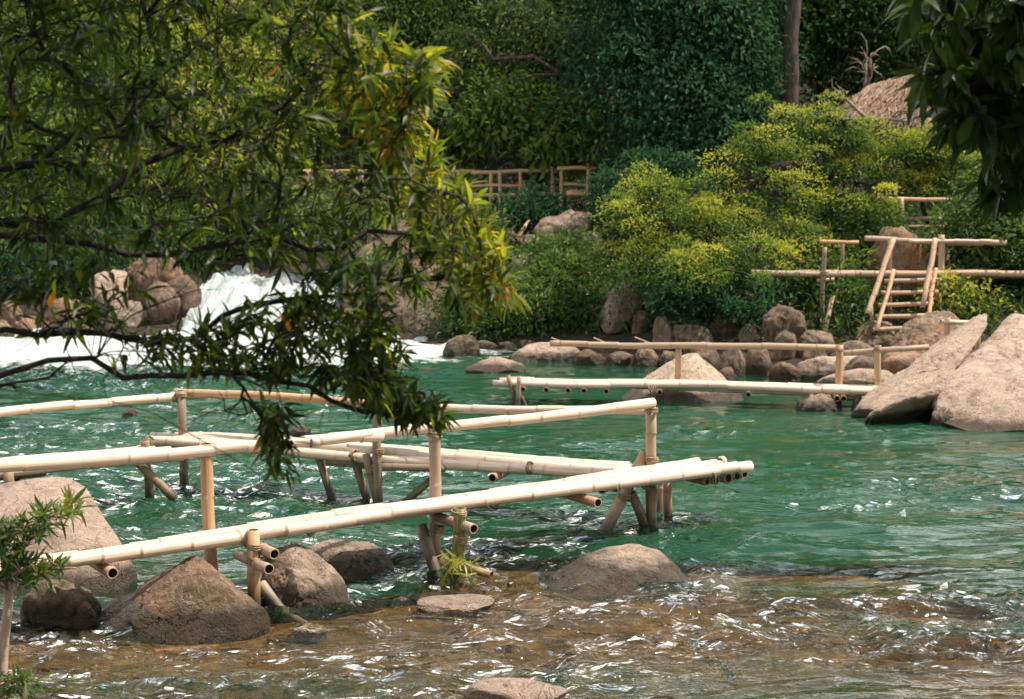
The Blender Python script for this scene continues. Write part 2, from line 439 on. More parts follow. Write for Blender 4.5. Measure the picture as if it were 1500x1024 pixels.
def boulder(px0, px1, pt, pb, label, Y=None, dr=0.8, seed=1, mat='rock_tan', amp=0.06, sharp=9, lv=5, group=None, name='boulder', sink=0.25, nplanes=16, lean=(0, 0), rot=0.0):
    """dome-shaped stone filling px0..px1 across and pt..pb down in the photograph; Y None: stands in the river"""
    rg = np.random.default_rng(seed)
    if Y is None:
        f = atz((px0 + px1) / 2, pb, 0.0); Yf = f.y
        w = (px1 - px0) * mpp(Yf); dY = w * dr; Yc = Yf + dY * 0.42; zb = 0.0
    else:
        w = (px1 - px0) * mpp(Y); dY = w * dr; Yc = Y; zb = at((px0 + px1) / 2, pb, Y - dY * 0.4).z
    cxp = (px0 + px1) / 2
    X0, X1 = at(px0, pb, Yc).x, at(px1, pb, Yc).x
    zt = at(cxp, pt, Yc).z; h = max(zt - zb, 0.04)
    D, F = ico(lv)
    nrm = rg.normal(0, 1, (nplanes, 3)); nrm /= np.linalg.norm(nrm, axis=1)[:, None]
    nrm = np.concatenate([nrm, [[0, 0, 1], [0, 0, -1], [1, 0, 0], [-1, 0, 0], [0, 1, 0], [0, -1, 0]]])
    dist = rg.uniform(0.72, 1.05, len(nrm)); dist[-6:] = 1.0
    dots = np.clip(D @ nrm.T, 0, None) / dist
    V = D / ((dots ** sharp).sum(1) ** (1 / sharp))[:, None]
    if rot:
        c, s = math.cos(rot), math.sin(rot); V = np.stack([V[:, 0] * c - V[:, 1] * s, V[:, 0] * s + V[:, 1] * c, V[:, 2]], 1)
    for _ in range(12):
        q = rg.normal(0, 1, 3); q /= np.linalg.norm(q)
        h_ = V @ q; cut = np.quantile(h_, rg.uniform(0.88, 0.98)); V = V - q * (np.clip(h_ - cut, 0, None) * 0.75)[:, None]
    V = _roughen(V, D, 1.0, seed, amp * 2.6)
    lo, hi = V.min(0), V.max(0)
    hx, hy = (X1 - X0) / 2, dY / 2
    V = (V - (lo + hi) / 2) / ((hi - lo) / 2)
    zc = zb + h * sink * 0.5; hz = h - h * sink * 0.5
    depth = max(hz, 0.12)
    V = np.stack([(X0 + X1) / 2 + V[:, 0] * hx + lean[0] * V[:, 2] * hx, Yc + V[:, 1] * hy + lean[1] * V[:, 2] * hy,
                  np.where(V[:, 2] > 0, zc + V[:, 2] * hz, zc + V[:, 2] * (depth + (0.15 if Y is not None else (0.6 if h > 0.25 else 0.08))))], 1)
    return finish_rock(name, V, F, mat, label, group)

def hull_rock(pts, label, seed=1, mat='rock_tan', amp=0.035, sharp=18, lv=6, group=None, name='boulder', grow=1.03, chop=26):
    """pts: (px, py, Y) corners of the stone; faces between them are rounded and roughened"""
    P = [at(*p) for p in pts]
    bm = bmesh.new()
    for p in P: bm.verts.new(p)
    bmesh.ops.convex_hull(bm, input=bm.verts)
    c = sum(P, Vector()) / len(P)
    pl = []
    for f in bm.faces:
        n = f.normal.copy(); 
        if n.length < 0.5: continue
        d = n.dot(f.verts[0].co - c)
        if d < 0: n, d = -n, -d
        pl.append((n.x, n.y, n.z, max(d, 0.01)))
    bm.free()
    pl = np.array(pl); D, F = ico(lv)
    # even out the sampling for long shapes
    A = np.array([list(p - c) for p in P]); S = A.std(0) + 0.05
    D = D * S; D = D / np.linalg.norm(D, axis=1)[:, None]
    sharp = sharp * 2.2
    dots = np.clip(D @ pl[:, :3].T, 0, None) / pl[:, 3]
    V = D / ((dots ** sharp).sum(1) ** (1 / sharp))[:, None] * grow
    lo0, hi0 = V.min(0), V.max(0)
    # broken facets: chop a few random flats off the rounded shape
    rg = np.random.default_rng(seed)
    for _ in range(chop):
        q = rg.normal(0, 1, 3); q /= np.linalg.norm(q)
        h = V @ q; cut = h.max() * rg.uniform(0.86, 0.97)
        over = np.clip(h - cut, 0, None); V = V - q * (over * 0.8)[:, None]
    V = lo0 + (V - V.min(0)) / (V.max(0) - V.min(0)) * (hi0 - lo0)
    size = float(np.linalg.norm(S)) * 1.6
    V = _roughen(V, D, size, seed, amp * 2.4)
    return finish_rock(name, V + np.array(c), F, mat, label, group)

# ------------------------------------------------------------------ leaves
def leaf_blades(pos, dirn, nrm, ln, wd, droop):
    """lance-shaped folded leaves, 11 vertices each"""
    n = len(pos)
    dirn = dirn / (np.linalg.norm(dirn, axis=1)[:, None] + 1e-9)
    side = np.cross(dirn, nrm); side /= np.linalg.norm(side, axis=1)[:, None] + 1e-9
    up = np.cross(side, dirn)
    st = np.array([0, 0.22, 0.5, 0.78, 1.0]); wp = np.array([0, 0.75, 1.0, 0.62, 0])
    V = np.zeros((n, 11, 3)); k = 0
    for s, w in zip(st, wp):
        c = pos + dirn * (ln * s)[:, None] - up * (ln * droop * s * s)[:, None]
        if w == 0:
            V[:, k] = c; k += 1
        else:
            e = side * (wd * 0.5 * w)[:, None]; l = up * (wd * 0.16 * w)[:, None]
            V[:, k] = c - e + l; V[:, k + 1] = c; V[:, k + 2] = c + e + l; k += 3
    b = (np.arange(n) * 11)[:, None]
    Q = np.array([[1, 2, 5, 4], [2, 3, 6, 5], [4, 5, 8, 7], [5, 6, 9, 8]]); T = np.array([[0, 2, 1], [0, 3, 2], [7, 8, 10], [8, 9, 10]])
    return V.reshape(-1, 3), [(b[:, :, None] + Q[None]).reshape(-1, 4), (b[:, :, None] + T[None]).reshape(-1, 3)], 11

def leaf_quads(pos, dirn, nrm, ln, wd):
    n = len(pos)
    dirn = dirn / (np.linalg.norm(dirn, axis=1)[:, None] + 1e-9)
    side = np.cross(dirn, nrm); side /= np.linalg.norm(side, axis=1)[:, None] + 1e-9
    up = np.cross(side, dirn)
    V = np.zeros((n, 4, 3)); m = pos + dirn * (ln * 0.45)[:, None] + up * (wd * 0.15)[:, None]
    V[:, 0] = pos; V[:, 1] = m - side * (wd / 2)[:, None]; V[:, 2] = pos + dirn * ln[:, None] - up * (ln * 0.15)[:, None]; V[:, 3] = m + side * (wd / 2)[:, None]
    return V.reshape(-1, 3), [np.arange(n * 4).reshape(-1, 4)], 4

# ------------------------------------------------------------------ trees
def grow(paths, tips, rg, seg=0.35, sag=0.12, jit=0.08):
    """skeleton: given limb polylines, then every tip is joined to the nearest wood"""
    pos = []; par = []; chains = []
    def addp(p, q): pos.append(np.array(p, float)); par.append(q); return len(pos) - 1
    for path, start in paths:
        P = np.asarray(path, float)
        out = [P[0]]
        for a, b in zip(P[:-1], P[1:]):
            k = max(1, int(np.linalg.norm(b - a) / seg))
            for i in range(1, k + 1): out.append(a + (b - a) * i / k)
        if start is None or not pos: prev = -1; ch = []
        else:
            A = np.array(pos); prev = int(np.argmin(((A - out[0]) ** 2).sum(1))); ch = [prev]
        for i, p in enumerate(out):
            q = p + (rg.normal(0, jit * 0.35, 3) if 0 < i else 0)
            prev = addp(q, prev); ch.append(prev)
        chains.append(ch)
    tips = np.asarray(tips, float)
    A = np.array(pos)
    dmin = np.full(len(tips), 1e9); near = np.zeros(len(tips), int)
    def upd(i0):
        for i in range(i0, len(pos)):
            d = ((tips - pos[i]) ** 2).sum(1); m = d < dmin
            dmin[m] = d[m]; near[m] = i
    upd(0)
    left = np.ones(len(tips), bool); tipnode = np.zeros(len(tips), int)
    while left.any():
        i = int(np.argmin(np.where(left, dmin, 1e18))); left[i] = False
        # attach a step further back along the wood so twigs fork forward
        n0 = near[i]
        for _ in range(2):
            if par[n0] >= 0 and rg.random() < 0.7: n0 = par[n0]
        a = pos[n0]; b = tips[i]; d = np.linalg.norm(b - a); k = max(2, int(d / seg) + 1)
        bow = rg.normal(0, jit, 3) * d + np.array([0, 0, sag * d])
        prev = n0; ch = [n0]; i0 = len(pos)
        for s in range(1, k + 1):
            t = s / k
            prev = addp(a + (b - a) * t + bow * math.sin(t * math.pi) + rg.normal(0, jit * 0.12, 3) * (t < 1), prev); ch.append(prev)
        chains.append(ch); tipnode[i] = prev; upd(i0)
    return np.array(pos), np.array(par), chains, tipnode

def wood_mesh(pos, par, chains, tipnode, r_tip, r_max, expo, sides, parent, mat, name='trunk'):
    cnt = np.zeros(len(pos)); 
    for t in tipnode: cnt[t] += 1
    for i in range(len(pos) - 1, 0, -1):
        if par[i] >= 0: cnt[par[i]] += cnt[i]
    R = np.minimum(r_tip * np.maximum(cnt, 1) ** expo, r_max)
    ac = Acc()
    for ch in chains:
        if len(ch) < 2: continue
        P = pos[ch]; r = R[ch].copy()
        r[0] = min(r[0], r[1] * 1.15) if len(ch) > 1 else r[0]
        if r[-1] <= r_tip * 1.05: r[-1] = r_tip * 0.5
        v, f = tube(P, r, sides if r[1] > r_tip * 2.5 else max(4, sides - 4), True); ac.add(v, f)
    return ac.build(name, M[mat], parent)

def blob_tips(blobs, n, rg, shell=0.55, jit=0.0):
    """blobs: (px, py, Y, half width px, half height px[, half depth m])"""
    B = []
    for b in blobs:
        c = at(b[0], b[1], b[2]); s = mpp(b[2]); rx, rz = b[3] * s, b[4] * s
        ry = b[5] if len(b) > 5 else (rx + rz) / 2
        B.append((np.array(c), np.array([rx, ry, rz])))
    w = np.array([(r[0] * r[2]) ** 0.9 for _, r in B]); w /= w.sum()
    idx = rg.choice(len(B), n, p=w)
    d = rg.normal(0, 1, (n, 3)); d /= np.linalg.norm(d, axis=1)[:, None]
    rad = shell + (1 - shell) * rg.random(n) ** 0.7
    C = np.array([B[i][0] for i in idx]); S = np.array([B[i][1] for i in idx])
    return C + d * S * rad[:, None] + rg.normal(0, jit, (n, 3)) * np.array([1, 1, 0.7]), d, rad

def crown_leaves(tips, outw, rg, per, ln, wd, clump, mat, parent, young=0.0, droop=0.4, base=0.35, flat=0.6, name='crown', topz=None):
    n = len(tips); k = per
    T = np.repeat(tips, k, 0); O = np.repeat(outw, k, 0)
    # every clump is a leafy dome: leaves sit on its upper and outer skin, the inside stays open
    u = rg.normal(0, 1, (n * k, 3)) + O * 0.35; u[:, 2] += 0.55
    u /= np.linalg.norm(u, axis=1)[:, None]
    size = np.repeat(rg.uniform(0.45, 1.6, n), k) * (1 + 0.55 * rg.random(n * k) ** 5)
    off = u * (clump * 1.75 * size * (0.62 + 0.42 * rg.random(n * k) ** 0.5))[:, None]; off[:, 2] *= flat * 1.15
    pos = T + off
    d = u * 0.7 + O * 0.2 + rg.normal(0, 0.6, (n * k, 3)) + np.array([0, 0, -droop])
    nr = np.array([0, 0, 0.6]) + u * 0.6 + rg.normal(0, 0.5, (n * k, 3))
    l = ln * rg.uniform(0.65, 1.25, n * k); w = wd * rg.uniform(0.75, 1.2, n * k)
    v, f, m = leaf_quads(pos, d, nr, l, w)
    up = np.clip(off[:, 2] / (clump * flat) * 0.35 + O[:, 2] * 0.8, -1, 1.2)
    t = base + np.repeat(rg.normal(0, 0.22, n), k) + rg.normal(0, 0.13, n * k) + young * up  # young: yellow new tips on bushes, lit tops painted on forest trees
    return mk(name, v, f, M[mat], parent, {'tint': np.repeat(np.clip(t, 0, 1), m)}, smooth=False)

def tree(name, label, cat, base, trunk_pts, blobs, ntips, per, ln, wd, clump, mat, bark='bark_dark', r_tip=0.012, r_max=0.25, seed=1, young=0.0,
         droop=0.4, base_t=0.35, group=None, shell=0.55, expo=0.45, seg=0.6, flat=0.6, trunk_name='trunk', extra=()):
    rg = np.random.default_rng(seed)
    base = Vector(base)
    root = thing(name, label, cat, base, group)
    if group == 'trees of the far bank': blobs = [tuple(b[:3]) + (b[3] * 0.84, b[4] * 0.84) for b in blobs]   # leave dark gaps between the masses
    tips, d, rad = blob_tips(blobs, ntips, rg, shell, clump * 0.9)
    tp = [tuple(base)] + [tuple(p) for p in trunk_pts]
    pos, par, chains, tn = grow([(tp, None)] + [(e, True) for e in extra], tips, rg, seg)
    wood_mesh(pos, par, chains, tn, r_tip, r_max, expo, 8, root, bark, trunk_name)
    crown_leaves(tips, d * rad[:, None], rg, per, ln, wd, clump, mat, root, young, droop, base_t, flat)
    return root

# ================================================================== LIGHT AND SKY
SUN = Vector((0.50, 0.0, 0.86)).normalized()
world = bpy.data.worlds.new("World"); scene.world = world; world.use_nodes = True
nt = world.node_tree; nt.nodes.clear()
wo = nt.nodes.new('ShaderNodeOutputWorld'); bg = nt.nodes.new('ShaderNodeBackground')
sky = nt.nodes.new('ShaderNodeTexSky'); sky.sky_type = 'NISHITA'; sky.sun_disc = False
sky.sun_elevation = math.asin(SUN.z); sky.sun_rotation = math.atan2(SUN.x, SUN.y)
sky.air_density = 1.0; sky.dust_density = 1.5; sky.ozone_density = 1.0
tc = nt.nodes.new('ShaderNodeTexCoord')
cl = noise(nt, scaled(nt, tc.outputs['Generated'], (1, 1, 1.6)), 2.2, 6, 0.6, 0.4)
zup = sep(nt, tc.outputs['Generated'])[2]
cl = math_(nt, 'ADD', cl, math_(nt, 'MULTIPLY', math_(nt, 'SUBTRACT', 0.75, zup, True), 0.26))
cloud = ramp(nt, cl, [(0.50, 0.0), (0.62, 1.0)])
hz = math_(nt, 'MULTIPLY', math_(nt, 'POWER', math_(nt, 'SUBTRACT', 1.0, zup, True), 3.0), math_(nt, 'MULTIPLY', math_(nt, 'ADD', sep(nt, tc.outputs['Generated'])[1], 0.15), 1.3, True))
cb = mixc(nt, cloud, mixc(nt, 0.45, sky.outputs[0], (4.2, 4.2, 4.1)), (CLOUD, CLOUD * 0.985, CLOUD * 0.95))
hs = math_(nt, 'ADD', 1.0, math_(nt, 'MULTIPLY', hz, 5.0)); hc = nt.nodes.new('ShaderNodeCombineColor')
for k in range(3): L(nt, hs, hc.inputs[k])
cb = mixc(nt, 1.0, cb, hc.outputs[0], 'MULTIPLY')
L(nt, cb, bg.inputs['Color']); bg.inputs['Strength'].default_value = 0.1
L(nt, bg.outputs[0], wo.inputs[0])

sl = bpy.data.lights.new('sun', 'SUN'); sl.energy = SUN_E; sl.angle = math.radians(0.6); sl.color = (1.0, 0.91, 0.78)
so = bpy.data.objects.new('sun', sl); COL.objects.link(so); so.rotation_euler = SUN.to_track_quat('Z', 'Y').to_euler(); so.location = (8, -4, 20)

cam = bpy.data.cameras.new('camera'); cam.sensor_width = 36.0; cam.lens = 36.0 * FPX / 1500.0
cam.clip_end = 500; cam.clip_start = 0.1
cam.dof.use_dof = True; cam.dof.focus_distance = 12.5; cam.dof.aperture_fstop = 3.2
co = bpy.data.objects.new('camera', cam); COL.objects.link(co)
co.location = (0, 0, CAMH); co.rotation_euler = (math.pi / 2 - PITCH, 0, 0)
scene.camera = co
scene.view_settings.view_transform = 'Standard'; scene.view_settings.look = 'None'
scene.view_settings.exposure = EXPO; scene.view_settings.gamma = 1.0
scene.render.engine = 'CYCLES'
cy = scene.cycles
cy.use_denoising = True
cy.max_bounces = 8; cy.diffuse_bounces = 3; cy.glossy_bounces = 3; cy.transmission_bounces = 4; cy.transparent_max_bounces = 8
cy.caustics_reflective = False; cy.caustics_refractive = False
cy.sample_clamp_indirect = 6.0

# ================================================================== GROUND AND RIVER
SHX = np.array([-40, -9.5, -6.4, -5.9, -3.0, -2.5, -1.5, -0.9, 0.5, 1.7, 3.5, 4.05, 5.2, 6.4, 8.0, 11, 40.0])
SHY = np.array([31, 30.2, 30.0, 30.0, 30.2, 29.9, 29.3, 29.1, 27.8, 27.0, 25.8, 25.0, 24.6, 24.4, 24.0, 21.5, 15.0])
HUMPS = [(1.41, 10.95, 0.85, 0.28, 0.34), (2.65, 12.75, 0.75, 0.30, 1.05), (2.85, 10.35, 0.75, 0.22, 0.30), (-0.15, 12.95, 0.6, 0.5, 0.95), (-0.45, 12.0, 0.55, 0.4, 0.65),
         (1.0, 12.2, 1.2, 0.6, 0.65), (-1.7, 10.7, 1.0, 0.45, 0.32), (-0.2, 10.6, 0.8, 0.4, 0.30), (-2.6, 11.2, 1.2, 0.7, 0.4), (3.0, 11.5, 0.9, 0.22, 0.5), (0.1, 14.1, 0.55, 0.3, 1.4), (0.6, 11.3, 0.7, 0.2, 0.35), (0.75, 12.55, 1.3, 0.6, 0.6)]

def sstep(a, b, x):
    t = np.clip((x - a) / (b - a), 0, 1); return t * t * (3 - 2 * t)

def chan(X, Y):       # 1 inside the chute the rapids come down
    c = -4.75 - 0.05 * (Y - 30)
    return 1 - sstep(1.2, 2.1, np.abs(X - c))

def ground_z(X, Y):
    X = np.asarray(X, float); Y = np.asarray(Y, float)
    P = np.stack([X, Y, np.zeros_like(X)], 1)
    ys = np.interp(X, SHX, SHY)
    dfar = Y - ys; dnear = 8.3 - Y; dr = X - (0.318 * Y + 1.6); dl = -X - (0.318 * Y + 1.8)
    n = fbm(P * 0.5, 4); n2 = fbm(P * 1.9 + 5, 4)
    far = np.where(dfar > 0, 0.19 * np.minimum(dfar, 11), 0) + 0.52 * np.clip(Y - 41, 0, 21) + 0.22 * n * sstep(0, 3, dfar)
    far = far * (1 - 0.8 * chan(X, Y) * (Y < 38)) + 0.16 * np.clip(Y - 30, 0, 8) * chan(X, Y)
    near = 0.2 * np.clip(dnear, 0, 9)
    sidew = 0.3 * np.clip(np.maximum(dr, dl), 0, 8)
    bank = np.maximum(np.maximum(far, near), sidew)
    dd = np.minimum(np.minimum(-dfar, -dnear), np.minimum(-dr, -dl))     # metres out from the nearest bank
    deep = 2.1 * sstep(0, 3.5, np.clip(dd, 0, 9)) + 0.06
    fore = 0.44 - 0.22 * sstep(11.2, 9.9, Y) + (0.45 + 0.30 * sstep(10.5, 12.5, Y)) * fbm(P * np.array([0.6, 1.7, 1]) + 31, 3) + 1.9 * sstep(10.9, 16.2, Y + 0.14 * X)
    depth = np.minimum(deep, fore) + 0.05 * n2 * sstep(0.2, 0.8, deep)
    for (x, y, a, b, h) in HUMPS:
        depth = depth - h * 0.85 * np.exp(-(((X - x) / (a * 1.25)) ** 2 + ((Y - y) / (b * 1.35)) ** 2) * (1 + 0.35 * n2))
    depth = np.where(dd > 0, np.maximum(depth, 0.07), 0)
    return np.where(dd > 0, -depth, bank)

def grid(xs, ys):
    Xg, Yg = np.meshgrid(xs, ys)
    nx, ny = len(xs), len(ys)
    i = (np.arange(ny - 1)[:, None] * nx + np.arange(nx - 1)[None]).ravel()
    return Xg.ravel(), Yg.ravel(), np.stack([i, i + 1, i + nx + 1, i + nx], 1)

xs = np.concatenate([np.linspace(-150, -12, 24), np.linspace(-11.8, 12, 240), np.linspace(12.5, 150, 24)])
ys = np.concatenate([np.linspace(-60, 6, 16), np.linspace(6.3, 15, 110), np.linspace(15.2, 46, 130), np.linspace(47, 200, 34)])
gx, gy, gf = grid(xs, ys)
gz = ground_z(gx, gy)
m, nt, out = newmat('river_ground'); pos = position(nt)
n1 = noise(nt, pos, 1.2, 6, 0.65, 0.5); n2 = noise(nt, pos, 6.5, 6, 0.7, 0.3); n3 = noise(nt, pos, 40, 4, 0.7)
stone = mixc(nt, ramp(nt, n2, [(0.35, 0.0), (0.65, 1.0)]), (0.09, 0.048, 0.021), (0.34, 0.175, 0.07))
stone = mixc(nt, ramp(nt, n1, [(0.42, 0.0), (0.6, 0.7)]), stone, (0.09, 0.055, 0.025))
soil = mixc(nt, ramp(nt, n2, [(0.4, 0.0), (0.6, 1.0)]), (0.018, 0.014, 0.009), (0.05, 0.036, 0.024))
c = mixc(nt, math_(nt, 'MULTIPLY', math_(nt, 'ADD', sep(nt, pos)[2], 0.02), 12.0, True), stone, soil)
p = N(nt, 'ShaderNodeBsdfPrincipled', Roughness=0.9); L(nt, c, p.inputs['Base Color'])
L(nt, bump(nt, math_(nt, 'ADD', n2, math_(nt, 'MULTIPLY', n3, 0.3)), 0.8, 0.15), p.inputs['Normal']); L(nt, p.outputs[0], out.inputs[0])
tag(mk('ground', np.stack([gx, gy, gz], 1), [gf], m), kind='structure')

# ---- the water sheet
xs = np.concatenate([np.linspace(-30, -10.2, 30), np.arange(-10, 10.01, 0.07), np.linspace(10.2, 30, 30)])
ys = np.concatenate([np.arange(5.5, 14, 0.05), np.arange(14, 22, 0.07), np.arange(22, 30.3, 0.09)])
wx, wy, wf = grid(xs, ys)
P = np.stack([wx, wy, np.zeros_like(wx)], 1)
warp = fbm(P * 0.35 + 3, 3)[:, None] * np.array([0.9, 0.5, 0]) + fbm(P * 1.3 + 9, 2)[:, None] * np.array([0.2, 0.12, 0])
Q = P + warp
# the stream runs from the rapids towards the right foreground: crests lie across the view
q1 = np.stack([Q[:, 0] * 0.55, Q[:, 1] * 1.5, P[:, 2]], 1); q2 = np.stack([Q[:, 0] * 1.0, Q[:, 1] * 3.9, P[:, 2] + 4], 1); q3 = np.stack([Q[:, 0] * 2.8, Q[:, 1] * 9.0, P[:, 2] + 8], 1)
patch = 0.60 + 1.0 * sstep(-0.25, 0.3, fbm(np.stack([P[:, 0] * 0.28, P[:, 1] * 0.55, P[:, 2] + 20], 1), 3))
chop = 0.78 + 0.02 * sstep(13.5, 10.5, wy) + 0.9 * sstep(22, 27, wy) * sstep(-0.5, -3.5, wx)
calm = 1 - 0.75 * sstep(17, 22, wy) * sstep(-2, 1, wx)
wz = (0.045 * vnoise(q1) + 0.052 * (np.clip(1 - 1.5 * np.abs(fbm(q2, 2)), 0, 1) ** 1.8 - 0.35) * patch + 0.034 * (np.clip(1 - 1.2 * np.abs(vnoise(q3)), 0, 1) ** 1.8 - 0.35) * patch) * chop * calm * WAVE
_g = wz.reshape(len(ys), len(xs)); _sl = np.diff(_g, axis=0) / np.diff(ys)[:, None]; print('SLOPE', _sl[:170].std(), _sl[170:280].std(), _sl[280:].std())
ysw = np.interp(wx, SHX, SHY)
rap = sstep(0.0, 1.0, 1 - np.sqrt(((wx + 5.6) / 9.2) ** 2 + ((wy - 29.6) / 6.2) ** 2)) * (wx < 3)
wz = wz + rap * 0.16 * (np.abs(fbm(P * np.array([1.1, 1.8, 1]) + 40, 4)) * 2.0 - 0.25)
gzw = ground_z(wx, wy)
depth = np.clip(-gzw, 0, 5)
turb = 1 - np.exp(-TURB * depth)
foam = np.clip(rap * 1.6 + 0.0, 0, 1)
m, nt, out = newmat('river_water')
pos = position(nt)
r1 = noise(nt, scaled(nt, pos, (3.2, 7.5, 1)), 1.0, 3, 0.55, 0.6); r2 = noise(nt, scaled(nt, pos, (11, 24, 1)), 1.0, 3, 0.6, 0.4)
pt_ = attr(nt, 'patch')
r1p = math_(nt, 'MULTIPLY', r1, math_(nt, 'MULTIPLY', pt_, pt_)); r2p = math_(nt, 'MULTIPLY', r2, pt_)
nb = bump(nt, r2p, 0.4, 0.013, bump(nt, r1p, 0.9, 0.06))
gl = N(nt, 'ShaderNodeBsdfGlossy', Roughness=0.04); gl.inputs['Color'].default_value = (1, 1, 1, 1); L(nt, nb, gl.inputs['Normal'])
tr = N(nt, 'ShaderNodeBsdfTransparent'); tr.inputs['Color'].default_value = (0.86, 0.84, 0.66, 1)
hue = noise(nt, pos, 0.35, 3, 0.5)
green = mixc(nt, hue, (0.007, 0.046, 0.023), (0.017, 0.078, 0.041))
df = N(nt, 'ShaderNodeBsdfDiffuse'); L(nt, green, df.inputs['Color']); L(nt, nb, df.inputs['Normal'])
body = N(nt, 'ShaderNodeMixShader'); L(nt, attr(nt, 'turb'), body.inputs[0]); L(nt, tr.outputs[0], body.inputs[1]); L(nt, df.outputs[0], body.inputs[2])
fr = N(nt, 'ShaderNodeFresnel', IOR=1.333); L(nt, nb, fr.inputs['Normal'])
surf = N(nt, 'ShaderNodeMixShader'); L(nt, fr.outputs[0], surf.inputs[0]); L(nt, body.outputs[0], surf.inputs[1]); L(nt, gl.outputs[0], surf.inputs[2])
fn = noise(nt, scaled(nt, pos, (2.2, 3.6, 2)), 1.0, 7, 0.7, 0.8)
fa = attr(nt, 'foam')
fm = math_(nt, 'MULTIPLY', math_(nt, 'SUBTRACT', math_(nt, 'ADD', fn, math_(nt, 'MULTIPLY', fa, 0.85)), 0.82), 5.0, True)
fm = math_(nt, 'MULTIPLY', fm, math_(nt, 'MULTIPLY', fa, 4.0, True))
fd = N(nt, 'ShaderNodeBsdfPrincipled', Roughness=0.6); fd.inputs['Base Color'].default_value = (0.62, 0.66, 0.65, 1)
L(nt, bump(nt, fn, 0.9, 0.15), fd.inputs['Normal'])
fin = N(nt, 'ShaderNodeMixShader'); L(nt, fm, fin.inputs[0]); L(nt, surf.outputs[0], fin.inputs[1]); L(nt, fd.outputs[0], fin.inputs[2])
L(nt, fin.outputs[0], out.inputs[0])
tag(mk('water', np.stack([wx, wy, wz], 1), [wf], m, None, {'turb': turb, 'foam': foam, 'patch': np.clip(patch * chop * calm, 0, 2)}), kind='structure')

# ---- the chute of white water behind
xs = np.arange(-8.0, -1.5, 0.05); ys = np.arange(29.4, 39, 0.06)
cx_, cy_, cf = grid(xs, ys)
P = np.stack([cx_, cy_, np.zeros_like(cx_)], 1)
slope = 0.72 * sstep(29.4, 33.6, cy_) + 0.03 * np.clip(cy_ - 33, 0, 9) + 0.30 * fbm(P * np.array([0.7, 0.45, 1]) + 3, 3) * sstep(29.4, 31, cy_)
czz = slope + 0.30 * np.abs(fbm(P * np.array([2.6, 0.5, 1]) + fbm(P * 0.8, 3)[:, None] * 0.6, 5)) * sstep(29.4, 30.2, cy_) + 0.02 - 0.5 * (1 - chan(cx_, cy_)) * sstep(29.6, 30.4, cy_)
m, nt, out = newmat('white_water'); pos = position(nt)
fn = noise(nt, scaled(nt, pos, (7, 1.3, 1.5)), 1.0, 8, 0.72, 0.9); f2 = noise(nt, pos, 14, 4, 0.7)
c = mixc(nt, ramp(nt, fn, [(0.38, 0.0), (0.62, 1.0)]), (0.34, 0.44, 0.43), (0.74, 0.76, 0.76))
p = N(nt, 'ShaderNodeBsdfPrincipled', Roughness=0.55); L(nt, c, p.inputs['Base Color'])
L(nt, bump(nt, math_(nt, 'ADD', fn, math_(nt, 'MULTIPLY', f2, 0.3)), 0.8, 0.2), p.inputs['Normal']); L(nt, p.outputs[0], out.inputs[0])
tag(mk('white_water', np.stack([cx_, cy_, czz], 1), [cf], m), kind='structure')

# ================================================================== ROCKS
hull_rock([(-60, 735, 13.4), (20, 712, 13.3), (72, 697, 13.2), (118, 712, 13.1), (140, 752, 12.7), (185, 800, 12.7), (200, 850, 12.4), (165, 905, 12.0), (60, 905, 12.0), (-80, 880, 12.2), (-90, 800, 12.5), (60, 752, 12.55), (150, 790, 13.9), (0, 745, 14.2), (-80, 780, 14.4), (170, 870, 13.8), (-60, 900, 14)],
          'large smooth pinkish boulder behind the left end of the nearest bamboo deck', 3, 'rock_pink', 0.012, 14)
hull_rock([(284, 814, 11.5), (305, 822, 11.42), (250, 835, 11.55), (175, 880, 11.5), (138, 915, 11.35), (150, 945, 11.1), (230, 955, 10.95), (300, 955, 10.93), (372, 925, 11.1), (388, 895, 11.25), (352, 868, 11.2), (330, 850, 11.2), (270, 860, 11.15), (390, 950, 11.3), (280, 830, 12.0), (180, 900, 12.1), (380, 900, 11.8), (260, 990, 11.3)],
          'triangular brown boulder with mossy flank under the nearest deck by the short front post', 8, 'rock_brown', 0.03, 16, chop=9)
hull_rock([(392, 812, 11.95), (425, 797, 12.0), (452, 806, 12.0), (488, 838, 11.95), (510, 872, 11.85), (500, 903, 11.7), (430, 915, 11.62), (385, 915, 11.75), (378, 850, 11.9), (440, 850, 11.68), (400, 830, 12.5), (480, 860, 12.5), (390, 910, 12.5), (500, 910, 12.3)],
          'rounded grey boulder half shaded under the deck, right of the mossy brown one', 12, 'rock_grey', 0.03, 14)
hull_rock([(455, 800, 12.9), (480, 790, 13.0), (535, 787, 13.0), (562, 800, 12.95), (580, 828, 12.8), (570, 850, 12.65), (510, 860, 12.55), (470, 862, 12.5), (500, 806, 12.7), (460, 840, 13.5), (560, 840, 13.4)],
          'flat-topped grey boulder on the far side of the nearest deck', 15, 'rock_grey', 0.03, 14)
hull_rock([(770, 868, 12.55), (800, 850, 12.65), (850, 822, 12.75), (890, 803, 12.8), (925, 800, 12.8), (962, 808, 12.75), (1002, 842, 12.6), (1020, 866, 12.45), (1000, 880, 12.2), (900, 885, 12.05), (800, 882, 12.15), (880, 826, 12.45), (960, 830, 12.4), (900, 815, 13.4), (980, 840, 13.2), (820, 850, 13.2), (900, 930, 12.6)],
          'pale grey-brown boulder standing alone in the river below the deck end', 21, 'rock_tan', 0.028, 16, chop=14)
boulder(30, 150, 842, 912, 'small mossy dark rock at the water line below the sapling', None, 0.7, 31, 'rock_mossy', 0.06)
boulder(102, 142, 882, 914, 'small round brown cobble beside the mossy brown boulder', None, 0.9, 32, 'rock_brown', 0.03, lv=4, name='cobble')
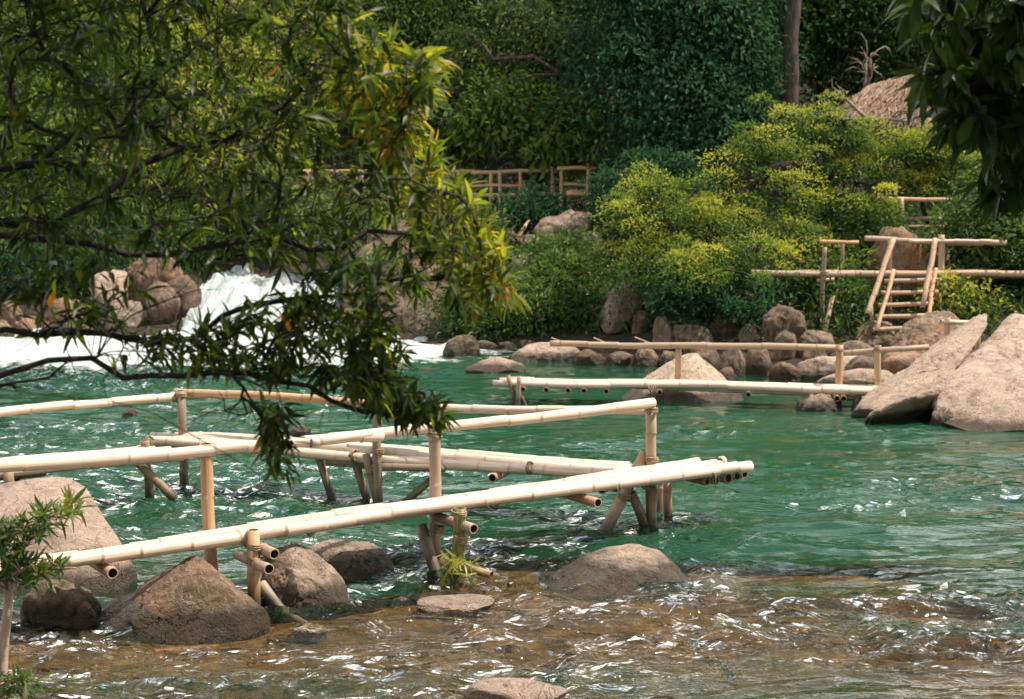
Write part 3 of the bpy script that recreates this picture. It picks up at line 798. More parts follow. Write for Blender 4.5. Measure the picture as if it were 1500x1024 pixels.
boulder(610, 725, 877, 894, 'low flat wet rock just breaking the surface below the bamboo sprout', None, 0.75, 33, 'rock_flush', 0.04)
boulder(680, 832, 994, 1034, 'low pale rock in the shallows at the bottom edge', None, 0.6, 34, 'rock_flush', 0.03)
boulder(428, 482, 917, 929, 'tiny flat stone beside the sunken bamboo brace', None, 0.7, 35, 'rock_flush', 0.04, lv=4, name='cobble')
boulder(418, 456, 622, 640, 'small pale stone in the rapids tail behind the middle deck', None, 0.8, 36, 'rock_pink', 0.04, lv=4, name='cobble')
boulder(178, 202, 598, 608, 'small pale stone in the green water behind the left rail', None, 0.8, 37, 'rock_pink', 0.04, lv=4, name='cobble')
# stones of the far shore and pool
hull_rock([(905, 590, 22.4), (955, 548, 22.6), (985, 535, 22.7), (1005, 521, 22.8), (1022, 518, 22.8), (1035, 540, 22.7), (1058, 556, 22.6), (1083, 575, 22.5), (1095, 596, 22.1), (1020, 606, 21.8), (930, 602, 21.9), (1010, 545, 22.3), (1000, 530, 23.4), (1060, 570, 23.3), (940, 570, 23.3), (1000, 640, 22.5)],
          'pale peaked boulder behind the far deck, in mid stream', 41, 'rock_tan', 0.02, 18, chop=3)
boulder(676, 772, 523, 547, 'long low pale rock at the tail of the rapids', None, 0.5, 42, 'rock_pink', 0.05)
boulder(742, 855, 502, 531, 'pale lumpy rock under the left tip of the far rail', None, 0.45, 43, 'rock_pink', 0.06)
boulder(648, 705, 490, 524, 'dark brown rock at the right edge of the white rapids', None, 0.6, 44, 'rock_mossy', 0.07)
for i, (a, b, t_, l_) in enumerate([(835, 888, 511, 'first'), (884, 925, 514, 'second'), (926, 968, 509, 'third'), (965, 1000, 514, 'fourth')]):
    boulder(a, b, t_, 536 + i, ['dark leaning stone next to the lumpy pale rock below the far rail', 'small brown stone under the middle of the long far rail', 'dark slanting slab at the shore left of the far rail post', 'dark wet stone tucked behind the first far rail post'][i], None, 0.8, 50 + i, ['rock_shore', 'rock_shore', 'rock_shore', 'rock_mossy'][i], 0.07, group='shore stones below the far rail', name='shore_stone', lean=(0.15, 0))
for i, (a, b, t_, pb) in enumerate([(690, 730, 498, 514), (728, 757, 500, 514), (757, 790, 497, 513)]):
    boulder(a, b, t_, pb, ['black wet stone beside the dark rock at the rapids', 'small black stone in the dark row behind the pale low rock', 'black stone in the shade left of the far rail tip'][i], None, 0.8, 58 + i, 'rock_mossy', 0.07, group='dark stones along the shaded shore', name='shore_stone')
boulder(1050, 1092, 506, 552, 'tall brown pointed stone behind the far rail', None, 0.7, 61, 'rock_shore', 0.06)
boulder(1012, 1056, 500, 545, 'tall dark slab behind the peaked boulder', None, 0.7, 62, 'rock_shore', 0.06)
boulder(1086, 1130, 505, 548, 'grey block at the dark shore left of the orange stone', None, 0.7, 63, 'rock_shore', 0.05)
boulder(1050, 1080, 538, 556, 'small orange stone right of the peaked boulder', None, 0.8, 64, 'rock_orange', 0.05, lv=4, name='cobble')
boulder(1126, 1176, 530, 557, 'orange-brown rounded stone at the pool edge', None, 0.8, 65, 'rock_orange', 0.05)
boulder(1120, 1172, 512, 540, 'grey stone behind the orange-brown one at the pool', None, 0.8, 66, 'rock_shore', 0.05)
boulder(1164, 1272, 521, 556, 'long pale stone behind the far end posts', None, 0.6, 67, 'rock_tan', 0.05)
boulder(1172, 1222, 504, 540, 'dark grey stone above the long pale one', 25.2, 0.8, 68, 'rock_shore', 0.05)
boulder(1196, 1330, 538, 574, 'smooth pale boulder right behind the far deck end posts', 22.9, 0.7, 69, 'rock_tan', 0.03)
boulder(1166, 1230, 575, 604, 'grey stone in the water under the far deck end', None, 0.8, 70, 'rock_grey', 0.05)
boulder(1210, 1290, 498, 536, 'broad brown stone below the foot of the ladder', 25.6, 0.8, 71, 'rock_shore', 0.05)
boulder(1236, 1300, 520, 552, 'dark brown stone between the two far end posts', 24.0, 0.8, 72, 'rock_shore', 0.05)
boulder(1288, 1372, 512, 548, 'wide tan block behind the short sloping far rail', 23.4, 0.7, 73, 'rock_brown', 0.04)
hull_rock([(1292, 535, 23.8), (1320, 490, 24.2), (1352, 462, 24.4), (1385, 455, 24.4), (1410, 480, 24.2), (1425, 545, 23.6), (1310, 560, 23.4), (1350, 500, 23.7), (1340, 520, 25), (1410, 520, 25)],
          'big brown boulder with a pointed top right of the ladder foot', 74, 'rock_brown', 0.04, 14)
boulder(1116, 1182, 446, 490, 'mottled pitted boulder propped in the dark under the bush', 26.4, 0.8, 75, 'rock_shore', 0.10)
boulder(1136, 1168, 484, 508, 'small rounded stone under the pitted boulder', 25.7, 0.9, 76, 'rock_shore', 0.05, lv=4)
boulder(1168, 1222, 484, 512, 'mossy dark stone at the foot of the leaning bamboo prop', 25.8, 0.9, 77, 'rock_mossy', 0.06)
boulder(1262, 1372, 330, 452, 'tall upright boulder with orange stain behind the ladder', 28.8, 0.7, 78, 'rock_orange', 0.06, nplanes=12)
boulder(1340, 1392, 330, 370, 'grey slanted rock behind the upper beam right of the tall boulder', 30.0, 0.8, 79, 'rock_grey', 0.05)
boulder(1180, 1272, 358, 402, 'mottled grey boulder above the long platform beam', 30.0, 0.8, 80, 'rock_shore', 0.07)
boulder(1285, 1345, 418, 470, 'pale broken stone behind the ladder rungs', 28.3, 0.8, 81, 'rock_shore', 0.07)
boulder(1390, 1436, 405, 456, 'grey-brown stone right of the ladder behind the yellow plant', 28.0, 0.8, 82, 'rock_shore', 0.06)
boulder(1245, 1330, 470, 505, 'low dark ledge stone at the ladder foot', 26.6, 0.7, 83, 'rock_mossy', 0.06)
# right foreground shore
hull_rock([(1368, 612, 19.9), (1376, 572, 20.3), (1405, 540, 20.8), (1450, 492, 21.5), (1480, 470, 21.9), (1600, 462, 22.2), (1700, 520, 21.8), (1700, 640, 19.7), (1600, 648, 19.3), (1450, 646, 19.3), (1375, 640, 19.5), (1440, 578, 19.9), (1560, 560, 19.8), (1500, 520, 20.7), (1480, 520, 24), (1650, 520, 24.5), (1400, 600, 22.5), (1500, 700, 20)],
          'huge tan sloping boulder at the right shore', 91, 'rock_pink', 0.034, 16, 6, chop=20)
hull_rock([(1452, 455, 21.7), (1448, 478, 21.4), (1432, 500, 21.2), (1412, 536, 20.8), (1384, 566, 20.5), (1350, 592, 20.3), (1300, 606, 20.3), (1262, 618, 20.3), (1255, 614, 20.5), (1286, 573, 21.0), (1338, 534, 21.3), (1388, 495, 21.6), (1434, 464, 22.1), (1350, 560, 22.0), (1400, 530, 22.3), (1280, 615, 21.2)],
          'long slanted grey-tan slab leaning up over the huge boulder to a sharp tip', 92, 'rock_tan', 0.03, 16, 6, name='rock_slab', chop=12)
hull_rock([(1264, 622, 20.0), (1275, 608, 20.05), (1300, 596, 20.0), (1345, 580, 20.0), (1382, 570, 20.1), (1386, 580, 20.3), (1300, 632, 21.1), (1372, 632, 21.3), (1275, 628, 20.5), (1392, 566, 20.8), (1350, 566, 20.9), (1385, 600, 21.2), (1300, 600, 21.2), (1330, 640, 21.2)],
          'undercut rock wedge with black shaded hollow at the foot of the slanted slab', 93, 'rock_tan', 0.035, 16, 6)
boulder(1362, 1402, 595, 636, 'knobbly small rock at the water line against the huge boulder', 19.9, 0.8, 94, 'rock_grey', 0.1)
# far bank above the pool
hull_rock([(782, 345, 33.4), (800, 320, 33.8), (835, 306, 34), (868, 312, 34), (876, 335, 33.6), (862, 365, 33), (790, 362, 33), (806, 330, 33.0), (860, 330, 33), (820, 330, 35), (870, 350, 35)],
          'big bank boulder with a black hollow under the bamboo footbridge', 101, 'rock_bank', 0.05, 14, 5)
boulder(838, 882, 338, 378, 'mossy dark wedge of rock right of the hollow bank boulder', 32.5, 0.8, 102, 'rock_mossy', 0.05)
hull_rock([(880, 470, 28.6), (895, 430, 29), (912, 414, 29.2), (938, 418, 29), (945, 440, 28.8), (915, 486, 28.2), (880, 490, 28.2), (900, 450, 28.3), (920, 430, 30), (940, 480, 29.5)],
          'steep tan boulder lit on its left face under the yellow-green shrub', 103, 'rock_bank', 0.04, 14, 5)
for i, (a, b, t_, pb, Y, mt, lb) in enumerate([
        (728, 762, 333, 356, 34.2, 'rock_bank', 'round tan stone left of the leaning stick on the bank'),
        (756, 790, 343, 362, 34.0, 'rock_bank', 'pale tan stone just below the leaning stick'),
        (748, 800, 370, 400, 32.4, 'rock_bank', 'pale flat stone in the undergrowth mid bank'),
        (830, 868, 392, 428, 31.2, 'rock_bank', 'tan stone half buried in bank grass below the mossy wedge'),
        (830, 878, 424, 450, 30.2, 'rock_bank', 'low tan stone lower on the bank near the shrub'),
        (925, 952, 455, 484, 28.3, 'rock_bank', 'brown stone at the right foot of the steep tan boulder'),
        (700, 738, 378, 402, 32.6, 'rock_bank', 'tan stone at the tip of the overhanging branches'),
        (575, 640, 430, 470, 31.4, 'rock_grey', 'grey stone above the right edge of the rapids'),
        (1190, 1235, 372, 398, 29.3, 'rock_bank', 'tan block behind the thin platform posts')]):
    boulder(a, b, t_, pb, lb, Y, 0.8, 110 + i, mt, 0.06, group='stones on the far bank')
hull_rock([(492, 480, 30.6), (500, 420, 31.2), (530, 350, 32.4), (590, 320, 33), (640, 345, 32.8), (660, 420, 31.5), (650, 490, 30.4), (560, 500, 30.2), (540, 440, 30.6), (600, 420, 30.8), (580, 380, 34), (640, 460, 33)],
          'massive brown rock face behind the branches right of the rapids', 121, 'rock_face', 0.05, 14, 6)
for i, (a, b, t_, pb, Y, mt, lb) in enumerate([
        (60, 142, 434, 502, 30.6, 'rock_rapids', 'large tan and orange boulder at the left edge of the rapids'),
        (180, 268, 366, 412, 32.4, 'rock_rapids', 'big pinkish boulder above the rapids, topmost of its pile'),
        (212, 266, 411, 448, 31.2, 'rock_rapids', 'smooth orange-tan boulder lapped by the white water'),
        (244, 296, 402, 442, 31.6, 'rock_rapids', 'brown boulder right of the smooth orange one at the rapids'),
        (0, 36, 440, 474, 31.2, 'rock_brown', 'brown boulder at the left edge above the white water'),
        (20, 64, 462, 500, 30.4, 'rock_brown', 'small brown stones piece between two left bank boulders'),
        (-30, 24, 468, 506, 30.2, 'rock_mossy', 'dark stone at the left frame edge by the rapids'),
        (130, 190, 395, 440, 31.8, 'rock_pink', 'pale pink stone between tan boulders left of the rapids'),
        (150, 212, 440, 486, 30.9, 'rock_grey', 'grey-brown stone at the foot of the left boulder pile'),
        (438, 486, 440, 490, 30.8, 'rock_rapids', 'wet pinkish rock standing in the rapids')]):
    boulder(a, b, t_, pb, lb, Y, 0.9, 130 + i, mt, 0.075, group='boulders beside the rapids')

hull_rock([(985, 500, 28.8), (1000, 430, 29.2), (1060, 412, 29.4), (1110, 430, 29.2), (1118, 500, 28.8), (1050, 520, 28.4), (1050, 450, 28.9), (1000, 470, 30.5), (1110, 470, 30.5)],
          'rock wall added and coloured black for the deep shade under the large yellow-green bush', 151, 'rock_hollow_shade', 0.04, 12, 5)

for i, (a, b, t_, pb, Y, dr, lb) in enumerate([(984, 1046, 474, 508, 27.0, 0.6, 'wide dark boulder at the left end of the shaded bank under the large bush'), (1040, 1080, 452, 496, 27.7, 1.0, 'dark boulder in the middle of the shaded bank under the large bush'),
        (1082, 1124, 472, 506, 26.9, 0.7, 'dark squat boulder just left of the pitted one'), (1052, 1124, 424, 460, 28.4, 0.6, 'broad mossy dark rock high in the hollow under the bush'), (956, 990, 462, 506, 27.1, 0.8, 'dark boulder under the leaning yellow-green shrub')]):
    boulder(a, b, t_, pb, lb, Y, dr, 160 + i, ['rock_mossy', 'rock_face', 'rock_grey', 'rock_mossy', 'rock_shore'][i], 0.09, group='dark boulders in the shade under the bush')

# ================================================================== BAMBOO
def post(parent, x0, y0, x1, y1, Y, r=0.05, mat='bamboo_tan', sink=0.0, Y1=None, name='post', seed=None, wob=0.008):
    A = at(x0, y0, Y); B = at(x1, y1, Y1 or Y)
    if sink: B = B + (B - A).normalized() * sink
    return pole(parent, B, A, r * 1.03, mat, name, r * 0.97, wob, seed)

def lerp(a, b, t): return Vector(a) * (1 - t) + Vector(b) * t

# ---- nearest walkway
j1 = thing('bamboo_jetty', 'nearest pale bamboo deck running diagonally over the boulders to an open end in midstream', 'jetty', (-0.5, 12.9, 0), 'bamboo walkways over the river')
F0, F1 = atz(-40, 843, 0.5), atz(1099, 683, 0.515)
d = (F1 - F0); d.z = 0; d.normalize(); nrm = Vector((-d.y, d.x, 0))
Ld = (F1 - F0).length
for k in range(5):
    u = k / 4
    t0 = [0.0, 0.30, 0.06, 0.34, 0.02][k]; t1 = [1.0, 0.955, 0.978, 0.945, 0.93][k]
    w0, w1 = 0.16, 0.385
    A = F0 + (F1 - F0) * t0 + nrm * (w0 + (w1 - w0) * t0) * u; B = F0 + (F1 - F0) * t1 + nrm * (w0 + (w1 - w0) * t1) * u
    B.z += 0.03 if k in (2, 3) else 0.0
    pole(j1, A, B, 0.045 + 0.007 * t0, 'bamboo_pale', 'deck_pole', 0.051, 0.010, 200 + k, 0.36)
zj = 0.41
def joist(parent, px, py, back=0.62, front=0.0, r=0.042, z=None, dirv=None, mat='bamboo_tan', seed=None):
    e = atz(px, py, z if z is not None else zj)
    n = dirv or nrm
    return pole(parent, e - n * front, e + n * back, r, mat, 'joist', r * 0.95, 0.004, seed)
for i, (px, py) in enumerate([(165, 840), (402, 812), (394, 834), (694, 775), (876, 737)]):
    joist(j1, px, py, 0.55, z=[0.40, 0.42, 0.33, 0.42, 0.43][i], seed=220 + i)
for i, (px, py) in enumerate([(1036, 706), (1049, 704), (1067, 701), (1080, 698), (1091, 695)]):
    joist(j1, px, py, 0.5, r=[0.034, 0.040, 0.048, 0.040, 0.038][i], z=0.425, mat='bamboo_brown', seed=230 + i)
# rail and its posts stand along the back edge
RA, RB = at(-60, 688, 11.0), at(957, 590, 14.33)
pole(j1, RA, at(560, 638, 12.72), 0.046, 'bamboo_pale', 'rail', 0.043, 0.012, 241, 0.36)
pole(j1, at(455, 649, 12.36), RB, 0.042, 'bamboo_pale', 'rail', 0.046, 0.008, 242, 0.36)
post(j1, 301, 650, 306, 782, 11.98, 0.048, 'bamboo_tan', 0.9, None, seed=251)
post(j1, 636, 632, 637, 742, 13.0, 0.050, 'bamboo_tan', 0.75, None, seed=252)
post(j1, 953, 597, 954, 690, 14.36, 0.050, 'bamboo_tan', 0.75, None, seed=253)
post(j1, 371, 776, 374, 880, 11.70, 0.048, 'bamboo_tan', 0.30, None, seed=254)
post(j1, 674, 744, 671, 824, 12.52, 0.052, 'bamboo_green', 0.35, None, seed=255)
pole(j1, at(383, 855, 11.78), at(424, 908, 11.6), 0.037, 'bamboo_pale', 'brace', 0.035, 0.004, 256)
pole(j1, at(418, 902, 11.6), at(452, 917, 11.35), 0.034, 'bamboo_tan', 'brace', 0.025, 0.01, 257)
post(j1, 617, 770, 640, 842, 12.9, 0.048, 'bamboo_brown', 0.25, 12.7, 'brace', 258)
pole(j1, at(648, 822, 12.45), at(720, 842, 12.2), 0.043, 'bamboo_tan', 'brace', 0.030, 0.01, 259)
post(j1, 946, 664, 886, 775, 14.42, 0.055, 'bamboo_tan', 0.2, 14.15, 'brace', 260)
post(j1, 925, 722, 948, 778, 14.25, 0.045, 'bamboo_brown', 0.3, 14.3, 'brace', 261)
post(j1, 970, 700, 962, 765, 14.95, 0.040, 'bamboo_tan', 0.3, 14.9, 'brace', 262)
post(j1, 978, 700, 979, 768, 14.75, 0.042, 'bamboo_tan', 0.3, None, 'post', 263)
post(j1, 955, 715, 954, 790, 14.30, 0.050, 'bamboo_brown', 0.3, None, 'post', 264)
for i, (px, py, Y, ax, r) in enumerate([(636, 636, 13.0, (0, 0, 1), 0.056), (954, 600, 14.34, (0, 0, 1), 0.056), (302, 660, 11.98, (0, 0, 1), 0.054), (672, 752, 12.5, (0, 0, 1), 0.058), (373, 800, 11.7, (0, 0, 1), 0.054), (954, 672, 14.36, (0, 0, 1), 0.057)]):
    lashing(j1, at(px, py, Y), ax, r, 3, i)
for i, t in enumerate((0.07, 0.36, 0.60, 0.78, 0.93)):
    lashing(j1, F0 + (F1 - F0) * t, d, 0.054, 2, 20 + i)

for i, (px, py, Y) in enumerate([(640, 775, 12.85), (676, 790, 12.5), (950, 712, 14.28), (374, 822, 11.7), (915, 728, 14.25)]):
    lashing(j1, at(px, py, Y), (0.1, 0, 1), 0.058, 4, 70 + i)
# ---- middle walkway, running away from the nearest one towards the left
j2 = thing('bamboo_jetty', 'middle bamboo deck meeting the nearest one, with a low rail on two upright posts', 'jetty', (-1.6, 15.3, 0), 'bamboo walkways over the river')
G0, G1 = atz(216, 645, 0.46), atz(935, 697, 0.46)
d2 = (G1 - G0); d2.z = 0; d2.normalize(); n2v = Vector((-d2.y, d2.x, 0))
for k in range(5):
    t0 = [0.0, 0.02, 0.05, 0.03, 0.06][k]; t1 = [1.0, 0.99, 0.995, 0.97, 0.96][k]
    w0, w1 = 0.36, 0.40
    A = G0 + (G1 - G0) * t0 + n2v * (k / 4 * w0); B = G0 + (G1 - G0) * t1 + n2v * (k / 4 * w1)
    pole(j2, A, B, 0.052, 'bamboo_pale', 'deck_pole', 0.046, 0.012, 300 + k, 0.36)
pole(j2, at(222, 640, 16.35), at(420, 652, 15.9), 0.05, 'bamboo_pale', 'deck_pole', 0.045, 0.01, 306)
pole(j2, at(256, 575, 16.45), at(600, 598, 15.4), 0.043, 'bamboo_tan', 'rail', 0.040, 0.012, 307, 0.36)
pole(j2, at(545, 594, 15.52), at(952, 601, 14.42), 0.040, 'bamboo_pale', 'rail', 0.040, 0.012, 308, 0.36)
post(j2, 265, 572, 270, 700, 16.25, 0.046, 'bamboo_brown', 0.25, None, seed=309)
post(j2, 554, 590, 554, 734, 15.28, 0.043, 'bamboo_brown', 0.25, None, seed=310)
post(j2, 536, 665, 550, 728, 15.32, 0.040, 'bamboo_brown', 0.2, None, 'brace', seed=311)
post(j2, 466, 668, 481, 711, 15.75, 0.040, 'bamboo_brown', 0.3, None, 'post', seed=312)
post(j2, 518, 670, 533, 714, 15.6, 0.042, 'bamboo_brown', 0.3, None, 'post', seed=313)
pole(j2, at(470, 677, 15.95), at(560, 684, 15.6), 0.034, 'bamboo_tan', 'joist', 0.034, 0.004, 314)
post(j2, 640, 696, 600, 730, 15.2, 0.036, 'bamboo_green', 0.2, None, 'brace', seed=315)
for i, (px, py) in enumerate([(553, 684), (724, 699), (884, 716)]):
    e = atz(px, py, 0.36); pole(j2, e - n2v * 0.05, e + n2v * 0.5, 0.042, 'bamboo_tan', 'joist', 0.04, 0.004, 316 + i)
pole(j2, at(560, 684, 15.15), at(652, 686, 15.05), 0.036, 'bamboo_brown', 'joist', 0.036, 0.004, 319)
for i, (px, py, Y) in enumerate([(265, 578, 16.25), (554, 600, 15.28), (554, 660, 15.28)]):
    lashing(j2, at(px, py, Y), (0, 0, 1), 0.052, 3, 40 + i)

# ---- left walkway
j3 = thing('bamboo_jetty', 'left bamboo deck half hidden behind the nearest rail, entering from the left edge', 'jetty', (-4.3, 15.2, 0), 'bamboo walkways over the river')
K0, K1 = atz(-70, 702, 0.45), atz(268, 668, 0.45)
d3 = (K1 - K0); d3.z = 0; d3.normalize(); n3v = Vector((-d3.y, d3.x, 0))
for k in range(6):
    A = K0 + n3v * (k / 5 * 0.52); B = K1 + n3v * (k / 5 * 0.56) - d3 * [0, 0.1, 0.05, 0.0, 0.12, 0.15][k]
    pole(j3, A, B, 0.05, 'bamboo_pale', 'deck_pole', 0.046, 0.010, 330 + k, 0.36)
pole(j3, at(-60, 612, 14.9), at(262, 580, 16.3), 0.044, 'bamboo_pale', 'rail', 0.041, 0.012, 340, 0.36)
post(j3, 212, 645, 216, 690, 15.7, 0.045, 'bamboo_brown', 0.3, None, seed=341)
post(j3, 200, 676, 224, 700, 15.3, 0.042, 'bamboo_brown', 0.3, None, 'brace', seed=342)
post(j3, 222, 642, 210, 656, 15.9, 0.05, 'bamboo_green', 0.0, None, 'brace', seed=343)
e = atz(66, 691, 0.36); pole(j3, e, e - d3 * 1.1, 0.045, 'bamboo_brown', 'joist', 0.045, 0.004, 344)
e = atz(20, 697, 0.34); pole(j3, e - n3v * 0.1, e + n3v * 0.5, 0.04, 'bamboo_brown', 'joist', 0.04, 0.004, 345)
post(j3, 12, 690, 16, 720, 14.4, 0.045, 'bamboo_brown', 0.4, None, seed=346)
lashing(j3, at(255, 582, 16.3), (1, 0.5, 0), 0.05, 3, 50)
for i, t in enumerate((0.12, 0.45, 0.8)): lashing(j2, G0 + (G1 - G0) * t, d2, 0.055, 3, 80 + i)

# ---- far walkway
j4 = thing('bamboo_jetty', 'far low bamboo deck between the midstream and the right shore, with a long rail above', 'jetty', (2.4, 21.8, 0), 'bamboo walkways over the river')
H0, H1 = at(722, 561, 21.9), at(1306, 575, 21.2)
d4 = (H1 - H0); d4.z = 0; d4.normalize(); n4v = Vector((-d4.y, d4.x, 0))
for k in range(4):
    A = H0 + d4 * [0.0, 0.12, 0.06, 0.2][k] + n4v * 0.12 * k; B = H1 + n4v * 0.12 * k
    pole(j4, A, B, 0.044 if k else 0.040, 'bamboo_pale', 'deck_pole', 0.052, 0.012, 350 + k, 0.4)
pole(j4, at(806, 503, 22.3), at(1231, 510, 21.75), 0.042, 'bamboo_tan', 'rail', 0.047, 0.010, 356, 0.4)
pole(j4, at(1232, 518, 21.7), at(1361, 508, 21.5), 0.038, 'bamboo_tan', 'rail', 0.036, 0.008, 357, 0.4)
post(j4, 994, 508, 993, 568, 22.1, 0.045, 'bamboo_tan', 0.7, None, seed=358)
post(j4, 1230, 505, 1228, 570, 21.6, 0.050, 'bamboo_tan', 0.8, None, seed=359)
post(j4, 1286, 506, 1287, 570, 21.55, 0.046, 'bamboo_tan', 0.6, None, seed=360)
post(j4, 1361, 508, 1361, 528, 21.5, 0.022, 'bamboo_brown', 0.3, None, seed=361)
post(j4, 744, 550, 753, 580, 21.85, 0.032, 'bamboo_brown', 0.3, None, 'brace', seed=362)
post(j4, 756, 566, 764, 583, 21.8, 0.034, 'bamboo_brown', 0.3, None, 'brace', seed=363)
post(j4, 761, 551, 760, 566, 21.75, 0.032, 'bamboo_tan', 0.4, None, 'post', seed=364)
for i, px in enumerate((766, 800, 832, 855, 888, 966, 1096)):
    e = at(px, 568.5 + (px - 766) * 0.024 + 2, 21.78 - (px - 766) * 0.001); pole(j4, e, e + n4v * 0.5, 0.038, 'bamboo_tan', 'joist', 0.036, 0.003, 370 + i)
for i, px in enumerate((1190, 1200, 1213, 1226, 1236)):
    e = at(px, 584, 21.2); pole(j4, e, e + n4v * 0.55, 0.042, 'bamboo_tan', 'joist', 0.04, 0.003, 380 + i)
post(j4, 1258, 578, 1246, 612, 21.3, 0.045, 'bamboo_brown', 0.2, None, 'brace', seed=386)
pole(j4, at(1240, 583, 21.3), at(1310, 582, 21.4), 0.036, 'bamboo_brown', 'joist', 0.036, 0.003, 387)
lashing(j4, at(957, 570, 21.45), d4, 0.06, 4, 61, 0.03); lashing(j4, at(1229, 512, 21.6), (0, 0, 1), 0.055, 3, 62); lashing(j4, at(1286, 512, 21.55), (0, 0, 1), 0.05, 3, 63)
for i, (x0, y0, x1, y1) in enumerate([(808, 495, 826, 502), (870, 495, 886, 502), (930, 494, 950, 502)]):
    pole(j4, at(x0, y0, 22.4), at(x1, y1, 22.25), 0.012, 'bamboo_tan', 'splinter', 0.01, 0.0, 390 + i, hollow=False, sides=6)

# ---- tall platform on the right bank
j5 = thing('bamboo_platform', 'raised bamboo platform of long horizontal beams on thin posts on the right bank', 'platform', tuple(at(1320, 480, 27.2)))
pole(j5, at(1100, 399, 27.3), at(1300, 402, 27.2), 0.050, 'bamboo_tan', 'beam', 0.058, 0.01, 400)
pole(j5, at(1290, 401, 27.2), at(1560, 402, 27.1), 0.058, 'bamboo_tan', 'beam', 0.055, 0.01, 401)
pole(j5, at(1266, 349, 27.5), at(1474, 356, 27.3), 0.046, 'bamboo_tan', 'beam', 0.05, 0.01, 402)
pole(j5, at(1330, 353, 27.2), at(1452, 353, 27.3), 0.030, 'bamboo_pale', 'beam', 0.03, 0.01, 403)
pole(j5, at(1200, 354, 28.0), at(1258, 355, 27.9), 0.034, 'bamboo_tan', 'beam', 0.034, 0.01, 404)
pole(j5, at(1100, 402, 28.0), at(1560, 405, 27.8), 0.050, 'bamboo_tan', 'beam', 0.05, 0.01, 405)
pole(j5, at(1100, 401, 27.65), at(1560, 404, 27.45), 0.050, 'bamboo_tan', 'beam', 0.05, 0.01, 406)
for i, (x0, y0, x1, y1, Y, r) in enumerate([(1208, 362, 1206, 474, 27.1, 0.040), (1234, 352, 1233, 440, 28.1, 0.036), (1303, 352, 1303, 460, 27.4, 0.04), (1379, 344, 1378, 458, 27.3, 0.055), (1276, 448, 1276, 494, 26.7, 0.032), (1362, 400, 1362, 470, 26.9, 0.034)]):
    post(j5, x0, y0, x1, y1, Y, r, 'bamboo_brown' if i < 3 else 'bamboo_tan', 0.5, None, seed=410 + i)
post(j5, 1220, 434, 1207, 488, 26.9, 0.038, 'bamboo_tan', 0.2, 26.5, 'brace', 416)
pole(j5, at(1196, 411, 27.15), at(1222, 409, 27.15), 0.03, 'bamboo_tan', 'joist', 0.03, 0.0, 417)
pole(j5, at(1136, 484, 26.3), at(1134, 508, 26.3), 0.03, 'bamboo_tan', 'post', 0.03, 0.0, 418)

for i, (px, py, Y) in enumerate([(1208, 400, 27.1), (1379, 402, 27.25), (1303, 402, 27.3), (1379, 353, 27.3)]): lashing(j5, at(px, py, Y), (0, 0, 1), 0.07, 4, 90 + i)
ld = thing('bamboo_ladder', 'bamboo ladder of five rungs with two sloping handrails below the raised platform', 'ladder', tuple(at(1315, 485, 26.3)))
pole(ld, at(1309, 396, 27.05), at(1284, 486, 26.2), 0.038, 'bamboo_tan', 'stile', 0.036, 0.006, 420)
pole(ld, at(1371, 394, 27.05), at(1356, 486, 26.2), 0.038, 'bamboo_tan', 'stile', 0.036, 0.006, 421)
pole(ld, at(1309, 350, 27.0), at(1270, 461, 26.2), 0.046, 'bamboo_tan', 'handrail', 0.044, 0.006, 422)
pole(ld, at(1370, 350, 27.0), at(1351, 452, 26.3), 0.046, 'bamboo_tan', 'handrail', 0.044, 0.006, 423)
for i, (x0, x1, y) in enumerate([(1295, 1379, 411), (1290, 1374, 428), (1286, 1367, 446), (1282, 1360, 463), (1278, 1348, 482)]):
    Yr = 26.95 - i * 0.17
    pole(ld, at(x0, y + 1, Yr), at(x1, y - 1, Yr), 0.037, 'bamboo_tan', 'rung', 0.037, 0.004, 424 + i)

f1 = thing('bamboo_fence', 'short bamboo fence with an orange upright post above the raised platform', 'fence', tuple(at(1340, 332, 29.6)))
pole(f1, at(1288, 291, 29.6), at(1440, 293, 29.5), 0.042, 'bamboo_tan', 'rail', 0.042, 0.01, 440)
pole(f1, at(1286, 320, 29.6), at(1400, 322, 29.6), 0.046, 'bamboo_brown', 'rail', 0.044, 0.01, 441)
pole(f1, at(1310, 333, 29.8), at(1420, 334, 29.7), 0.04, 'bamboo_brown', 'rail', 0.04, 0.01, 442)
post(f1, 1320, 290, 1321, 332, 29.55, 0.048, 'bamboo_tan', 1.1, None, seed=443)
post(f1, 1412, 288, 1413, 332, 29.55, 0.044, 'bamboo_brown', 1.1, None, seed=444)

f2 = thing('bamboo_rail', 'low pale bamboo rail on one stub post behind the slanted slab', 'rail', tuple(at(1400, 500, 23.3)))
pole(f2, at(1378, 471, 23.2), at(1440, 473, 23.2), 0.036, 'bamboo_pale', 'rail', 0.034, 0.004, 450)
post(f2, 1388, 465, 1388, 492, 23.2, 0.042, 'bamboo_tan', 0.25, None, seed=451)
post(f2, 1432, 470, 1432, 500, 23.2, 0.04, 'bamboo_tan', 0.4, None, seed=452)

